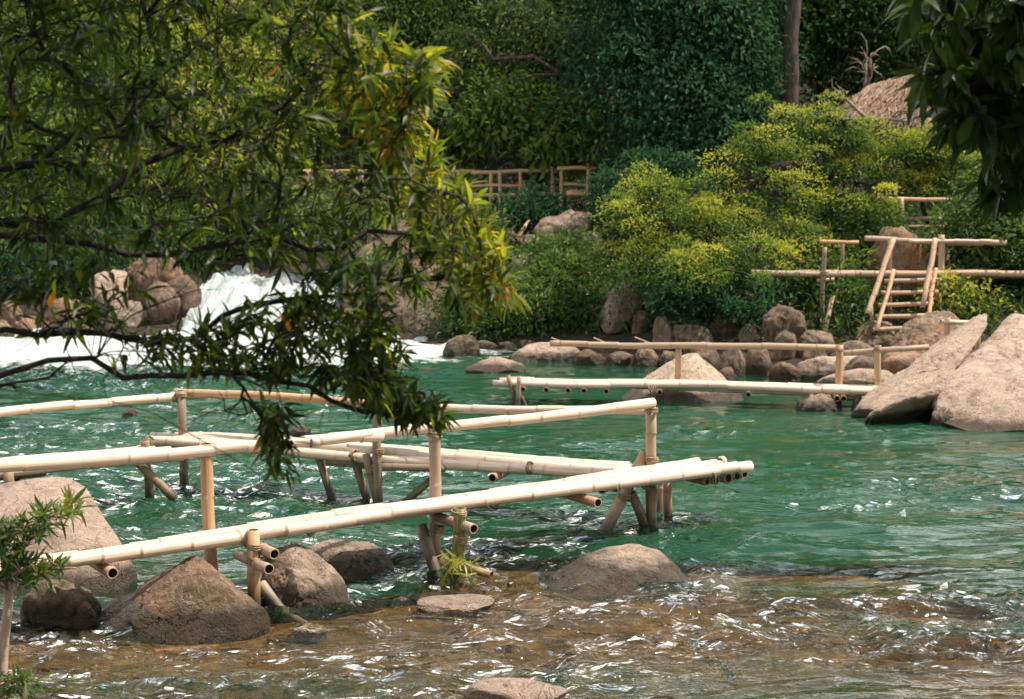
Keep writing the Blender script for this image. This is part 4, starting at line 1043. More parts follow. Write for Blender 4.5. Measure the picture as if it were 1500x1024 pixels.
# ---- footbridge across the far bank
f3 = thing('bamboo_footbridge', 'bamboo footbridge with a two-bar railing in front of the dark forest', 'footbridge', tuple(at(790, 290, 38)))
for i, (x0, y0, x1, y1, Y, r) in enumerate([(420, 250, 712, 252, 38.3, 0.045), (690, 253, 826, 251, 38, 0.05), (816, 247, 874, 247, 37.6, 0.05), (420, 274, 700, 273, 38.3, 0.04), (690, 273, 770, 273, 38, 0.04), (824, 270, 880, 272, 37.6, 0.04),
                                           (420, 289, 700, 286, 38.3, 0.05), (690, 285, 830, 286, 38, 0.05), (828, 281, 886, 284, 37.5, 0.055), (830, 284, 886, 287, 37.2, 0.05)]):
    pole(f3, at(x0, y0, Y), at(x1, y1, Y), r, 'bamboo_tan', 'rail' if i < 6 else 'deck_pole', r, 0.02, 460 + i, 0.5, sides=10)
for i, (px, yt) in enumerate([(450, 249), (530, 249), (600, 249), (660, 249), (719, 251), (732, 251), (762, 251), (809, 244), (822, 246), (862, 246)]):
    post(f3, px, yt, px, 290, 38 if px < 815 else 37.6, 0.045, 'bamboo_tan', 0.8, None, seed=480 + i)
sk = pole(None, at(757, 350, 34), at(775, 322, 34.2), 0.05, 'bamboo_tan', 'stick', 0.03, 0.0, 495, hollow=False)
tag(sk, 'bare stick leaning between the tan stones on the far bank', 'stick')

# ---- bamboo sprout caught at the green post
rg = np.random.default_rng(77)
s0 = at(655, 815, 12.4)
sp = thing('bamboo_sprout', 'tuft of pale green bamboo leaves hanging at the foot of the greenish post', 'plant', tuple(s0))
ac = Acc(); tipsP = []
for k in range(9):
    a = np.array(s0) + rg.normal(0, 0.015, 3); b = np.array(at(rg.uniform(645, 700), rg.uniform(818, 846), 12.3 + rg.uniform(-0.1, 0.1)))
    m_ = (a + b) / 2 + np.array([0, 0, 0.03]); v, f = tube(np.array([a, m_, b]), [0.004, 0.003, 0.002], 5); ac.add(v, f); tipsP += [m_, b]
ac.build('stem', M['sapling_leaf'], sp)
tp = np.repeat(np.array(tipsP), 5, 0); n = len(tp)
v, f, k_ = leaf_blades(tp + rg.normal(0, 0.012, (n, 3)), rg.normal(0, 0.7, (n, 3)) + np.array([0.1, -0.3, -0.6]), rg.normal(0, 0.6, (n, 3)) + np.array([0, -0.6, 0.6]), rg.uniform(0.09, 0.17, n), rg.uniform(0.012, 0.02, n), 0.3 * np.ones(n))
mk('leaves', v, f, M['sprout_leaf'], sp, {'tint': np.repeat(rg.random(n), k_)})

# ---- thatched hut
hb = at(1370, 215, 36)
hut = thing('thatched_hut', 'hut with a shaggy brown thatched roof on the right bank', 'hut', (hb.x, 37.2, hb.z - 0.4))
def hutp(u, v):  # u across, v from eave 0 to ridge 1, front slope
    e = lerp(at(1232, 170, 35.6), at(1470, 178, 34.6), u); r_ = lerp(at(1275, 126, 37.4), at(1470, 70, 37.0), u)
    return lerp(e, r_, v)
us, vs, ff = grid(np.linspace(0, 1, 40), np.linspace(0, 1, 24))
V = np.array([list(hutp(a, b)) for a, b in zip(us, vs)]); V += (fbm(V * 3, 4) * 0.09)[:, None] * np.array([0, -0.6, 0.8]); V[:, 2] += 0.10 * np.sin(np.pi * vs)
Vb = V.copy(); mid = V[vs > 0.99].mean(0); Vb[:, 1] = 2 * 37.2 - Vb[:, 1]
Lend = np.array([list(hutp(0, 0)), list(hutp(0, 1)), [hutp(0, 0).x, 2 * 37.2 - hutp(0, 0).y, hutp(0, 0).z]])
m, nt, out = newmat('thatch')
c = ramp(nt, attr(nt, 'tint'), [(0.0, (0.075, 0.045, 0.028)), (0.5, (0.20, 0.125, 0.08)), (1.0, (0.36, 0.25, 0.17))])
p = N(nt, 'ShaderNodeBsdfPrincipled', Roughness=0.85); L(nt, c, p.inputs['Base Color']); L(nt, p.outputs[0], out.inputs[0])
ac = Acc(); ac.add(V, [ff], tint=np.full(len(V), 0.25)); ac.add(Vb, [ff], tint=np.full(len(V), 0.25)); ac.add(Lend, [[[0, 1, 2]]], tint=np.full(3, 0.2))
ns = 5200; u = rg.random(ns); w = rg.random(ns) ** 1.1
base_ = np.array([list(hutp(a, b)) for a, b in zip(u, w)]); base_[:, 2] += 0.10 * np.sin(np.pi * w) + 0.05; base_[:, 1] -= 0.03
dn = np.array(hutp(0.5, 0) - hutp(0.5, 1)); dn /= np.linalg.norm(dn)
v, f, k_ = leaf_quads(base_, dn + rg.normal(0, 0.16, (ns, 3)), np.array([0, -0.6, 0.8]) + rg.normal(0, 0.3, (ns, 3)), rg.uniform(0.25, 0.6, ns), rg.uniform(0.018, 0.04, ns))
ac.add(v, f, tint=np.repeat(np.clip(rg.normal(0.5, 0.22, ns), 0, 1), 4))
nl = 1400; t_ = rg.random(nl); q_ = rg.random(nl)
base_ = np.array([list(lerp(hutp(0, a), Vector((hutp(0, a).x, 2 * 37.2 - hutp(0, a).y, hutp(0, a).z)), b)) for a, b in zip(t_, q_)]); base_[:, 0] -= 0.03
v, f, k_ = leaf_quads(base_, np.array([-0.15, 0, -1]) + rg.normal(0, 0.2, (nl, 3)), np.array([-1, 0, 0.1]) + rg.normal(0, 0.3, (nl, 3)), rg.uniform(0.2, 0.5, nl), rg.uniform(0.018, 0.04, nl))
ac.add(v, f, tint=np.repeat(np.clip(rg.normal(0.4, 0.2, nl), 0, 1), 4))
ac.build('thatch_roof', m, hut, smooth=False)
for i, (u_, y_) in enumerate([(0.12, 36.0), (0.5, 35.6), (0.9, 35.3), (0.15, 38.6), (0.88, 38.6)]):
    t = hutp(u_, 0.12); pole(hut, (t.x, y_, ground_z([t.x], [y_])[0] - 0.2), (t.x, y_, t.z + 0.1), 0.06, 'bamboo_brown', 'post', 0.055, 0.0, 500 + i, sides=8)

# ================================================================== VEGETATION
def gpt(px, Y):
    x = at(px, 300, Y).x; return Vector((x, Y, float(ground_z([x], [Y])[0]) - 0.1))

# ---- far-bank and forest trees
FOREST = 'trees of the far bank'
tree('hanging_tree', 'big dark teal tree with cascading foliage left of the tall bare trunk', 'tree', gpt(1020, 38.5), [at(1015, 240, 38.3), at(1000, 60, 38), at(1000, -150, 38)],
     [(945, 40, 37, 70, 70), (1030, 50, 37, 75, 75), (935, 150, 36, 55, 60), (1010, 140, 37, 80, 65), (935, 225, 35.5, 45, 50), (1065, 150, 37.5, 60, 60), (1000, 230, 36.5, 55, 40), (1065, 230, 36.5, 55, 40), (970, -70, 37.5, 120, 70)],
     95, 420, 0.165, 0.07, 0.55, 'teal_leaf', r_max=0.25, seed=21, droop=0.6, base_t=0.48, group=FOREST, shell=0.45, flat=0.7)
tree('spreading_tree', 'olive tree with long grey horizontal limbs above the footbridge', 'tree', gpt(890, 41), [at(885, 220, 40.5), at(860, 125, 40), at(830, 60, 40)],
     [(715, 95, 40, 75, 50), (800, 110, 40, 65, 55), (680, 150, 40, 45, 35), (850, 60, 40, 50, 50), (770, 40, 40.5, 70, 40), (860, 180, 39.6, 35, 55)],
     130, 70, 0.2, 0.06, 0.34, 'olive_leaf', 'bark_brown', 0.012, 0.045, 22, base_t=0.45, group=FOREST,
     extra=[[at(880, 140, 39), at(820, 108, 38.5), at(760, 112, 38.4), at(690, 145, 38.5), at(640, 150, 38.6)], [at(820, 108, 38.5), at(780, 82, 38.6), at(720, 85, 38.8)], [at(760, 112, 38.4), at(700, 120, 38.3), at(660, 165, 38.3)]])
tree('broadleaf_tree', 'bright green broad-leaved young tree low under the olive tree limbs', 'tree', gpt(790, 39.5), [at(790, 230, 39.3), at(780, 190, 39)],
     [(745, 165, 38.6, 45, 25), (820, 205, 38.6, 40, 30), (785, 175, 38.8, 50, 28), (700, 185, 39, 30, 20), (850, 240, 38.4, 25, 25)],
     70, 70, 0.24, 0.11, 0.34, 'fresh_leaf', seed=23, base_t=0.8, group=FOREST)
tree('forest_tree', 'dark green tree with yellow-lit top behind the near branches, top left of the olive tree', 'tree', gpt(590, 43), [at(590, 150, 43), at(590, -120, 43)],
     [(570, 30, 42, 70, 50), (630, 20, 42, 50, 45), (590, 100, 42.5, 80, 50), (640, 190, 42, 60, 45), (590, -60, 43, 120, 50), (590, -170, 43.5, 110, 80), (560, 200, 42, 60, 40)],
     105, 300, 0.18, 0.07, 0.56, 'forest_leaf', seed=24, base_t=0.6, young=0.2, group=FOREST, shell=0.3)
tree('forest_tree', 'deep green tree filling the top centre between olive and hanging trees', 'tree', gpt(800, 46), [at(800, 150, 46), at(800, -140, 46)],
     [(720, 0, 45, 80, 50), (820, -10, 45, 80, 55), (890, 20, 44, 50, 60), (900, 110, 44, 50, 60), (760, -70, 45, 150, 50), (780, -180, 45.5, 130, 80), (640, 250, 44, 70, 35)],
     105, 300, 0.19, 0.075, 0.6, 'forest_leaf', seed=25, base_t=0.5, young=0.3, group=FOREST, shell=0.3)
tree('forest_tree', 'dark blue-green tree right behind the tall bare trunk', 'tree', gpt(1200, 44), [at(1200, 150, 44), at(1200, -150, 44)],
     [(1140, 30, 43, 70, 60), (1230, 40, 43, 70, 50), (1290, 60, 42.5, 55, 45), (1240, 110, 43, 55, 30), (1210, -60, 43.5, 160, 50), (1220, -180, 44, 140, 80), (1130, 110, 43, 40, 50)],
     105, 300, 0.18, 0.07, 0.56, 'forest_leaf', seed=26, base_t=0.5, group=FOREST, shell=0.3)
tree('forest_tree', 'green tree behind the thatched hut, under the dark near foliage', 'tree', gpt(1420, 43), [at(1420, 150, 43), at(1420, -150, 43)],
     [(1360, 20, 42, 70, 60), (1450, 40, 42, 70, 60), (1510, 110, 41.5, 60, 60), (1560, 40, 42, 80, 80), (1430, -60, 43, 150, 50), (1450, -180, 43.5, 150, 90), (1650, -60, 43, 130, 120), (1330, 90, 42, 40, 30)],
     105, 300, 0.18, 0.07, 0.56, 'forest_leaf', seed=27, base_t=0.5, young=0.2, group=FOREST, shell=0.3)
for i, (px, Y, lb, mt) in enumerate([(60, 40, 'sunlit green tree on the left bank, seen through the near twigs at the left edge', 'fresh_leaf'), (230, 41.5, 'olive tree on the left bank glimpsed behind the near twigs', 'yellow_leaf'), (410, 42, 'light green tree behind the crown of the near tree above the rapids', 'yellow_leaf')]):
    tree('bank_tree', lb, 'tree', gpt(px, Y), [at(px, 200, Y), at(px + 10, 0, Y), at(px, -110, Y)],
         [(px - 60, 60, Y - 1, 80, 55), (px + 60, 90, Y - 1, 80, 55), (px, 160, Y - 1.5, 90, 50), (px + 40, 230, Y - 2, 80, 45), (px - 60, 260, Y - 2, 70, 40), (px, -30, Y, 130, 50), (px, -140, Y + 0.5, 110, 80), (px + 20, 310, Y - 2.5, 80, 35)],
         180, 90, 0.19, 0.065, 0.42, mt, seed=30 + i, base_t=0.75 if mt == 'fresh_leaf' else 0.55, young=0.35, group='trees of the left bank')  # yellow leaf colour and raised tint paint the sunlit look of these trees
tt = tree('tall_tree', 'tall tree with a bare straight brown trunk rising behind the yellow-green bush', 'tree', gpt(1160, 36), [at(1158, 160, 36), at(1161, 60, 36), at(1166, -60, 36), at(1160, -220, 36.1)],
          [(1160, -250, 37.5, 150, 70), (1100, -200, 37.5, 80, 50), (1230, -210, 37.5, 80, 50)], 150, 30, 0.26, 0.09, 0.4, 'forest_leaf', 'bark_brown', 0.028, 0.17, 35, base_t=0.5, expo=0.56, group=FOREST)
YG = 'yellow-green bushes of the right bank'
tree('flowering_bush', 'large bush with layered yellow-green tops and green skirts left of the hut', 'bush', gpt(1180, 31.5), [at(1178, 330, 31.2), at(1172, 240, 31), at(1168, 190, 30.8)],
     [(1150, 185, 30, 55, 26), (1205, 180, 30.2, 45, 26), (1105, 225, 30, 50, 26), (1165, 222, 29.8, 60, 22), (1235, 200, 30.2, 50, 20), (1270, 232, 30.3, 50, 22), (1230, 250, 29.8, 50, 24), (1140, 285, 29.5, 80, 34), (1055, 300, 29.6, 45, 34), (1235, 300, 29.4, 60, 32),
      (1100, 345, 29, 75, 36), (1160, 350, 29, 60, 34), (1050, 395, 27.6, 55, 24), (1120, 388, 27.8, 50, 20), (1000, 405, 27.4, 40, 24), (1055, 404, 27.4, 70, 16, 1.2), (1130, 397, 27.7, 50, 14, 1.1), (1030, 408, 28.4, 60, 16, 1.0)],
     230, 150, 0.085, 0.027, 0.17, 'yellow_leaf', r_tip=0.015, r_max=0.09, seed=41, young=0.36, base_t=0.40, droop=0.1, group=YG, shell=0.45, flat=0.42, seg=0.4)
tree('flowering_bush', 'small yellow-green bush just under the dark hanging branch, right of the bare dead branches', 'bush', gpt(1370, 31.8), [at(1365, 300, 31.5), at(1362, 265, 31)],
     [(1350, 222, 30.6, 45, 24), (1392, 240, 30.6, 32, 26), (1330, 258, 30.6, 35, 20), (1380, 272, 30.4, 32, 20), (1300, 225, 30.8, 30, 18)],
     90, 150, 0.085, 0.027, 0.16, 'yellow_leaf', r_tip=0.01, r_max=0.06, seed=42, young=0.36, base_t=0.42, droop=0.1, group=YG, shell=0.4, flat=0.42, seg=0.4)
tree('flowering_bush', 'rounded yellow-green shrub leaning out over the shore left of the large bush', 'bush', gpt(985, 30), [at(985, 400, 29.6), at(980, 330, 29.2)],
     [(950, 282, 28.8, 40, 26), (1005, 275, 29, 35, 24), (985, 320, 28.6, 65, 30), (925, 325, 28.5, 40, 28), (1035, 325, 28.8, 45, 28), (960, 365, 28.2, 60, 30), (1015, 380, 28.2, 60, 28), (905, 385, 28.2, 32, 22), (945, 410, 27.9, 45, 22)],
     120, 150, 0.085, 0.027, 0.17, 'yellow_leaf', r_tip=0.014, r_max=0.08, seed=43, young=0.30, base_t=0.40, droop=0.1, group=YG, shell=0.4, flat=0.45, seg=0.4)
BUSH = 'bushes of the far bank'
for i, (px, Y, lb, mt, blobs, nt_, per, ln) in enumerate([
    (785, 35.5, 'dusky teal bush growing through the footbridge railing', 'teal_leaf', [(780, 312, 35, 34, 24), (765, 330, 34.6, 26, 16)], 60, 50, 0.15),
    (900, 33.5, 'dark teal bush between hollow boulder and yellow-green shrub', 'teal_leaf', [(915, 290, 33, 34, 22), (890, 310, 33, 24, 14), (960, 262, 34, 46, 18)], 80, 50, 0.18),
    (815, 30.3, 'dense green bush above the dark shore under the hollow boulder', 'fresh_leaf', [(800, 450, 29.5, 55, 34), (760, 470, 29.3, 45, 26), (850, 465, 29.3, 35, 28), (825, 410, 30, 40, 24)], 170, 50, 0.16),
    (710, 30.5, 'green bush hanging over the right end of the rapids', 'fresh_leaf', [(715, 455, 29.7, 50, 34), (680, 470, 29.6, 40, 26), (740, 420, 30.2, 35, 25)], 120, 50, 0.16),
    (845, 32.2, 'small leafy bush in front of the mossy wedge rock', 'fresh_leaf', [(835, 372, 31.8, 34, 20), (800, 380, 32, 22, 16)], 60, 40, 0.14),
    (1035, 27.6, 'dark fern clump between the shaded boulders under the large bush', 'teal_leaf', [(1010, 442, 27.2, 30, 12), (1095, 452, 27.0, 22, 10), (1030, 432, 27.8, 40, 12)], 70, 40, 0.15),
    (1445, 27.8, 'light green bush at the right edge above the long beam', 'fresh_leaf', [(1440, 330, 28.3, 45, 30), (1480, 370, 28, 45, 38), (1425, 375, 28.2, 30, 22), (1490, 310, 28.5, 45, 30)], 150, 48, 0.17),
    (1480, 29, 'dark green bush behind the huge boulder at the right edge', 'teal_leaf', [(1480, 430, 28.4, 42, 28), (1530, 410, 28.4, 50, 40), (1460, 440, 28.2, 26, 26)], 130, 46, 0.17),
    (60, 33.6, 'blue-green bush among the left bank boulders', 'teal_leaf', [(60, 400, 33, 70, 28), (120, 385, 33.3, 50, 22), (0, 380, 33.2, 50, 30)], 130, 48, 0.18),
    (1310, 30, 'green shrub beside the fence above the tall upright boulder', 'fresh_leaf', [(1265, 335, 29.6, 34, 16), (1240, 385, 29, 30, 14)], 80, 44, 0.15),
    (1240, 28, 'low green plant between the thin platform posts', 'fresh_leaf', [(1222, 412, 28.2, 32, 14), (1160, 408, 28.4, 30, 14), (1256, 450, 27, 26, 22)], 60, 36, 0.14),
    (1410, 27.5, 'yellow leafed plant beside the right platform post', 'yellow_leaf', [(1402, 440, 27.2, 22, 20), (1425, 452, 27.0, 20, 12), (1395, 420, 27.3, 14, 14)], 40, 30, 0.15),
    (560, 33.5, 'green bush on top of the massive brown rock face', 'olive_leaf', [(560, 330, 33.2, 60, 24), (630, 350, 32.6, 45, 24), (690, 350, 33.6, 40, 22), (480, 320, 33.6, 60, 30), (400, 300, 35, 60, 30), (560, 395, 31.2, 30, 16)], 190, 46, 0.17),
    (300, 35.5, 'light green bush above the rapids boulders behind the near twigs', 'fresh_leaf', [(300, 350, 35.5, 70, 28), (220, 340, 35.5, 60, 24), (400, 350, 36, 70, 28)], 130, 44, 0.2)]):
    tree('bank_bush', lb, 'bush', gpt(px, Y), [at(px, blobs[0][1], Y - 0.3)], blobs, int(nt_ * 0.5), int(per * 2.0), ln * 0.85, ln * 0.3, 0.2, mt, r_tip=0.008, r_max=0.06, seed=60 + i, young=0.5 if mt == 'yellow_leaf' else 0.15,
         base_t=0.6 if mt == 'yellow_leaf' else 0.5, droop=0.3, group=BUSH, shell=0.35, seg=0.3, trunk_name='stem')

# ---- bare dead tree and scrub in front of the hut
rg = np.random.default_rng(5)
b0 = gpt(1246, 31.2)
dt = thing('dead_tree', 'bare crooked dead tree with forked grey twigs in front of the thatched roof', 'tree', b0)
pths = [([tuple(b0), at(1244, 262, 31.0), at(1258, 225, 30.9), at(1276, 180, 30.8), at(1288, 164, 30.8)], None),
        ([at(1276, 180, 30.8), at(1258, 160, 30.8), at(1240, 145, 30.7), at(1219, 124, 30.6), at(1218, 114, 30.6)], True),
        ([at(1258, 215, 30.9), at(1290, 208, 30.5), at(1320, 195, 30.3)], True), ([at(1246, 260, 31), at(1270, 250, 30.6), at(1315, 238, 30.2)], True), ([at(1246, 262, 31), at(1230, 250, 30.9)], True),
        ([at(1280, 175, 30.8), at(1320, 170, 30.3), at(1350, 166, 30.1)], True)]
tips = [at(1345 + rg.uniform(-40, 20), 172 + rg.uniform(-14, 20), 30.2 + rg.uniform(-.4, .4)) for _ in range(16)] + [at(1220 + rg.uniform(-12, 16), 130 + rg.uniform(-16, 10), 30.6) for _ in range(7)] + [at(1310 + rg.uniform(-20, 25), 240 + rg.uniform(-14, 10), 30.2) for _ in range(9)]
pos_, par_, ch_, tn_ = grow(pths, tips, rg, 0.25)
wood_mesh(pos_, par_, ch_, tn_, 0.010, 0.075, 0.6, 7, dt, 'dead_wood')
b1 = gpt(1266, 37)
dt2 = thing('dead_shrub', 'leafless fan of pale twigs standing behind the left end of the thatched roof', 'shrub', b1)
tips = [at(1270 + rg.normal(0, 22), 92 + rg.normal(0, 14), 38.4 + rg.normal(0, .3)) for _ in range(30)]
pos_, par_, ch_, tn_ = grow([([tuple(b1), at(1264, 150, 38.4), at(1268, 112, 38.4), at(1270, 95, 38.4)], None)], tips, rg, 0.25)
wood_mesh(pos_, par_, ch_, tn_, 0.012, 0.06, 0.4, 6, dt2, 'dead_wood')

# ---- low growth on the bank, and the wood on the hill behind
rg = np.random.default_rng(91)
n = 9000
X = rg.uniform(-16, 16, n); Y = rg.uniform(24, 44, n)
ys_ = np.interp(X, SHX, SHY); dens = fbm(np.stack([X * 0.5, Y * 0.5, 0 * X], 1), 3)
ok = (Y > ys_ + 1.3) & (chan(X, Y) < 0.05) & (dens > -0.25) & ~((X < -5.5) & (Y < 32.5)) & ~((X > 2.6) & (X < 4.9) & (Y < 29))
X, Y = X[ok], Y[ok]; Z = ground_z(X, Y); n = len(X); k = 12
P = np.repeat(np.stack([X, Y, Z], 1), k, 0) + rg.normal(0, 1, (n * k, 3)) * np.array([0.16, 0.16, 0.07])
P[:, 2] += np.abs(rg.normal(0, 0.14, n * k))
v, f, m_ = leaf_quads(P, rg.normal(0, 0.6, (n * k, 3)) + np.array([0, -0.1, 0.35]), rg.normal(0, 0.5, (n * k, 3)) + np.array([0, -0.2, 0.8]), rg.uniform(0.10, 0.26, n * k), rg.uniform(0.03, 0.07, n * k))
t_ = np.repeat(np.clip(rg.normal(0.45, 0.2, n), 0, 1), k) + rg.normal(0, 0.1, n * k)
tag(mk('undergrowth', v, [f[0]], M['fresh_leaf'], None, {'tint': np.repeat(np.clip(t_, 0, 1), 4)}, smooth=False), 'low tangled green plants covering the far bank', 'plants', None, 'stuff')
n = 2600
X = rg.uniform(-34, 34, n); Y = rg.uniform(45.5, 66, n); Z = ground_z(X, Y) + rg.uniform(0.2, 6.5, n); k = 22
P = np.repeat(np.stack([X, Y, Z], 1), k, 0) + rg.normal(0, 0.7, (n * k, 3))
v, f, m_ = leaf_quads(P, rg.normal(0, 0.6, (n * k, 3)) + np.array([0, -0.3, -0.3]), rg.normal(0, 0.5, (n * k, 3)) + np.array([0, -0.2, 0.8]), rg.uniform(0.3, 0.55, n * k), rg.uniform(0.12, 0.22, n * k))
tag(mk('distant_wood', v, f, M['forest_leaf'], None, {'tint': np.repeat(np.clip(np.repeat(rg.normal(0.35, 0.2, n), k), 0, 1), 4)}, smooth=False), 'dense dark wood covering the slope behind the far bank trees', 'wood', None, 'stuff')

# ================================================================== NEAR TREES
def whorls(tips, dirs, rg, lo, hi, ln, wd, mat, parent, tint0, droop=(0.1, 0.5), along=0.10, down=0.35, name='crown', orange=0.012, tadd=None):
    cnt = rg.integers(lo, hi + 1, len(tips)); idx = np.repeat(np.arange(len(tips)), cnt); n = len(idx)
    T = np.asarray(tips)[idx]; D = np.asarray(dirs)[idx]
    D = D / (np.linalg.norm(D, axis=1)[:, None] + 1e-9)
    back = rg.uniform(0, 1, n) ** 1.5 * along
    d = D * 0.55 + rg.normal(0, 0.55, (n, 3)) + np.array([0, 0, -down])
    nr = np.array([0, 0, 1.0]) + rg.normal(0, 0.45, (n, 3))
    v, f, k = leaf_blades(T - D * back[:, None], d, nr, ln * rg.uniform(0.6, 1.15, n), wd * rg.uniform(0.75, 1.2, n), rg.uniform(droop[0], droop[1], n))
    t = np.clip(tint0 + rg.normal(0, 0.16, n) + rg.normal(0, 0.10, len(tips))[idx], 0, 0.92)
    if tadd is not None: t = np.clip(t + tadd[idx], 0, 0.94)
    t[rg.random(n) < orange] = 0.985
    return mk(name, v, f, M[mat], parent, {'tint': np.repeat(t, k)})

def inpoly(px, py, poly):
    x, y = np.array(poly).T; r = np.zeros(len(px), bool); j = len(x) - 1
    for i in range(len(x)):
        c = ((y[i] > py) != (y[j] > py)) & (px < (x[j] - x[i]) * (py - y[i]) / (y[j] - y[i] + 1e-12) + x[i]); r ^= c; j = i
    return r

def sample(poly, n, rg, Y0, Y1):
    p = np.array(poly); out = []
    while len(out) < n:
        px = rg.uniform(p[:, 0].min(), p[:, 0].max(), n * 3); py = rg.uniform(p[:, 1].min(), p[:, 1].max(), n * 3)
        for a, b in zip(px, py):
            if inpoly(np.array([a]), np.array([b]), poly)[0]: out.append((a, b))
            if len(out) >= n: break
    return [np.array(at(a, b, rg.uniform(Y0, Y1))) for a, b in out[:n]], np.array(out[:n])

rg = np.random.default_rng(2024)
TB = Vector((-4.1, 6.0, float(ground_z([-4.1], [6.0])[0]) - 0.1))
nt1 = thing('overhanging_tree', 'near tree with slender leaves arching over the river from the left edge', 'tree', TB)
trunk = [tuple(TB), (-4.0, 6.0, 2.2), (-3.7, 6.1, 3.4), (-3.2, 6.2, 4.6), (-2.4, 6.3, 5.8)]
A = lambda *p: [tuple(at(*q)) for q in p]
paths = [(trunk, None),
    ([(-4.0, 6.0, 2.4)] + A((-60, 350, 6.5), (60, 352, 6.6), (180, 372, 6.7), (300, 366, 6.8), (400, 345, 6.9), (500, 300, 7.1), (590, 262, 7.2)), True),
    ([(-3.8, 6.05, 3.0)] + A((-60, 345, 6.8), (60, 330, 6.9), (147, 294, 7.0), (200, 242, 7.1), (270, 215, 7.2), (350, 200, 7.3), (420, 150, 7.4), (500, 95, 7.5), (560, 70, 7.5)), True),
    (A((147, 294, 7.0), (240, 265, 6.9), (330, 205, 6.9), (400, 175, 7.0), (470, 180, 7.1), (560, 200, 7.1), (640, 240, 7.2)), True),
    ([(-3.6, 6.1, 3.5)] + A((-60, 270, 6.6), (60, 235, 6.7), (110, 205, 6.8), (160, 160, 6.9), (200, 90, 7.0), (205, 10, 7.0), (230, -80, 7.0)), True),
    (A((110, 205, 6.8), (170, 185, 6.7), (240, 110, 6.8), (310, 60, 6.9), (390, 10, 7.0), (440, -60, 7.0)), True),
    ([(-4.0, 6.0, 2.1)] + A((-60, 487, 6.4), (60, 488, 6.5), (150, 487, 6.6), (230, 497, 6.7), (330, 470, 6.8), (420, 440, 6.9), (520, 430, 7.1), (640, 400, 7.2), (720, 370, 7.3)), True),
    ([(-4.05, 6.0, 1.9)] + A((-60, 560, 6.3), (0, 545, 6.4), (80, 530, 6.45), (180, 550, 6.5), (270, 552, 6.6), (360, 545, 6.7), (450, 572, 6.8), (540, 604, 6.9), (620, 605, 7.0)), True),
    (A((-10, 570, 6.35), (30, 573, 6.4), (100, 583, 6.4), (165, 578, 6.45), (230, 610, 6.5), (330, 655, 6.6), (380, 690, 6.6), (412, 712, 6.65)), True),
    (A((-10, 566, 6.4), (60, 558, 6.4), (140, 512, 6.5), (200, 420, 6.7), (240, 372, 6.8)), True),
    (A((400, 345, 6.9), (450, 370, 7.0), (540, 350, 7.1), (640, 320, 7.2), (720, 330, 7.3)), True),
    (A((420, 440, 6.9), (470, 490, 6.9), (450, 540, 6.9), (400, 575, 6.8)), True),
    (trunk[3:] + [(-1.4, 6.5, 6.4), (-0.6, 6.6, 6.7)], True)]
main = [(-60, -60), (520, -60), (545, 30), (590, 60), (640, 80), (650, 120), (610, 180), (640, 230), (700, 290), (735, 360), (762, 430), (715, 450), (640, 445), (560, 450), (480, 440), (430, 400), (300, 385), (200, 385), (100, 390), (-60, 390)]
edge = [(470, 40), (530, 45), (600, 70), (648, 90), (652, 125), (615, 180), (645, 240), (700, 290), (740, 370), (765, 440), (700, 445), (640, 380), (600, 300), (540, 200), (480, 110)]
t1, _ = sample(main, 900, rg, 6.1, 8.4)
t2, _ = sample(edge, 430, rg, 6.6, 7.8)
t3, _ = sample([(240, 480), (330, 470), (420, 430), (560, 455), (570, 530), (640, 590), (640, 612), (560, 600), (470, 560), (380, 560), (300, 540), (230, 540), (180, 520)], 210, rg, 6.4, 7.2)
t4, _ = sample([(380, 600), (430, 590), (440, 650), (430, 700), (400, 712), (385, 660)], 26, rg, 6.5, 6.8)
t5, _ = sample([(520, 540), (600, 560), (640, 585), (652, 612), (600, 615), (540, 590)], 60, rg, 6.7, 7.1)
t6, _ = sample([(-60, 400), (200, 390), (230, 470), (120, 500), (-60, 480)], 40, rg, 6.3, 7.0)
t7, _ = sample([(500, 440), (600, 440), (590, 520), (540, 560), (500, 520)], 40, rg, 6.8, 7.3)
# the crown goes on above the picture
t8 = [np.array([rg.uniform(-4.6, 0.6), rg.uniform(5.0, 8.4), rg.uniform(4.25, 6.8)]) for _ in range(2600)]
t8 = [p for p in t8 if p[0] < -1.05 + (p[2] - 4.0) * 0.58]
tips = np.array(t1 + t2 + t3 + t4 + t5 + t6 + t7 + t8)
bare, _ = sample(main, 320, rg, 6.0, 7.6); bare2, _ = sample([(-60, 400), (240, 400), (420, 440), (560, 560), (560, 620), (330, 640), (100, 600), (-60, 590)], 190, rg, 6.2, 7.0)
nl_ = len(tips); allt = np.concatenate([tips, np.array(bare + bare2)])
pos_, par_, ch_, tn_ = grow(paths, allt, rg, 0.12, 0.07, 0.045)

wood_mesh(pos_, par_, ch_, tn_, 0.0018, 0.07, 0.335, 8, nt1, 'bark_dark')
dirs = tips - pos_[np.maximum(par_[tn_[:nl_]], 0)]
whorls(tips, dirs, rg, 4, 8, 0.110, 0.0215, 'near_leaf', nt1, 0.31, tadd=np.where((np.arange(len(tips)) >= len(t1)) & (np.arange(len(tips)) < len(t1) + len(t2)), 0.38, 0.0), down=0.06, orange=0.003)  # edge tips tinted lighter and yellower: their sunlit look put into the colour

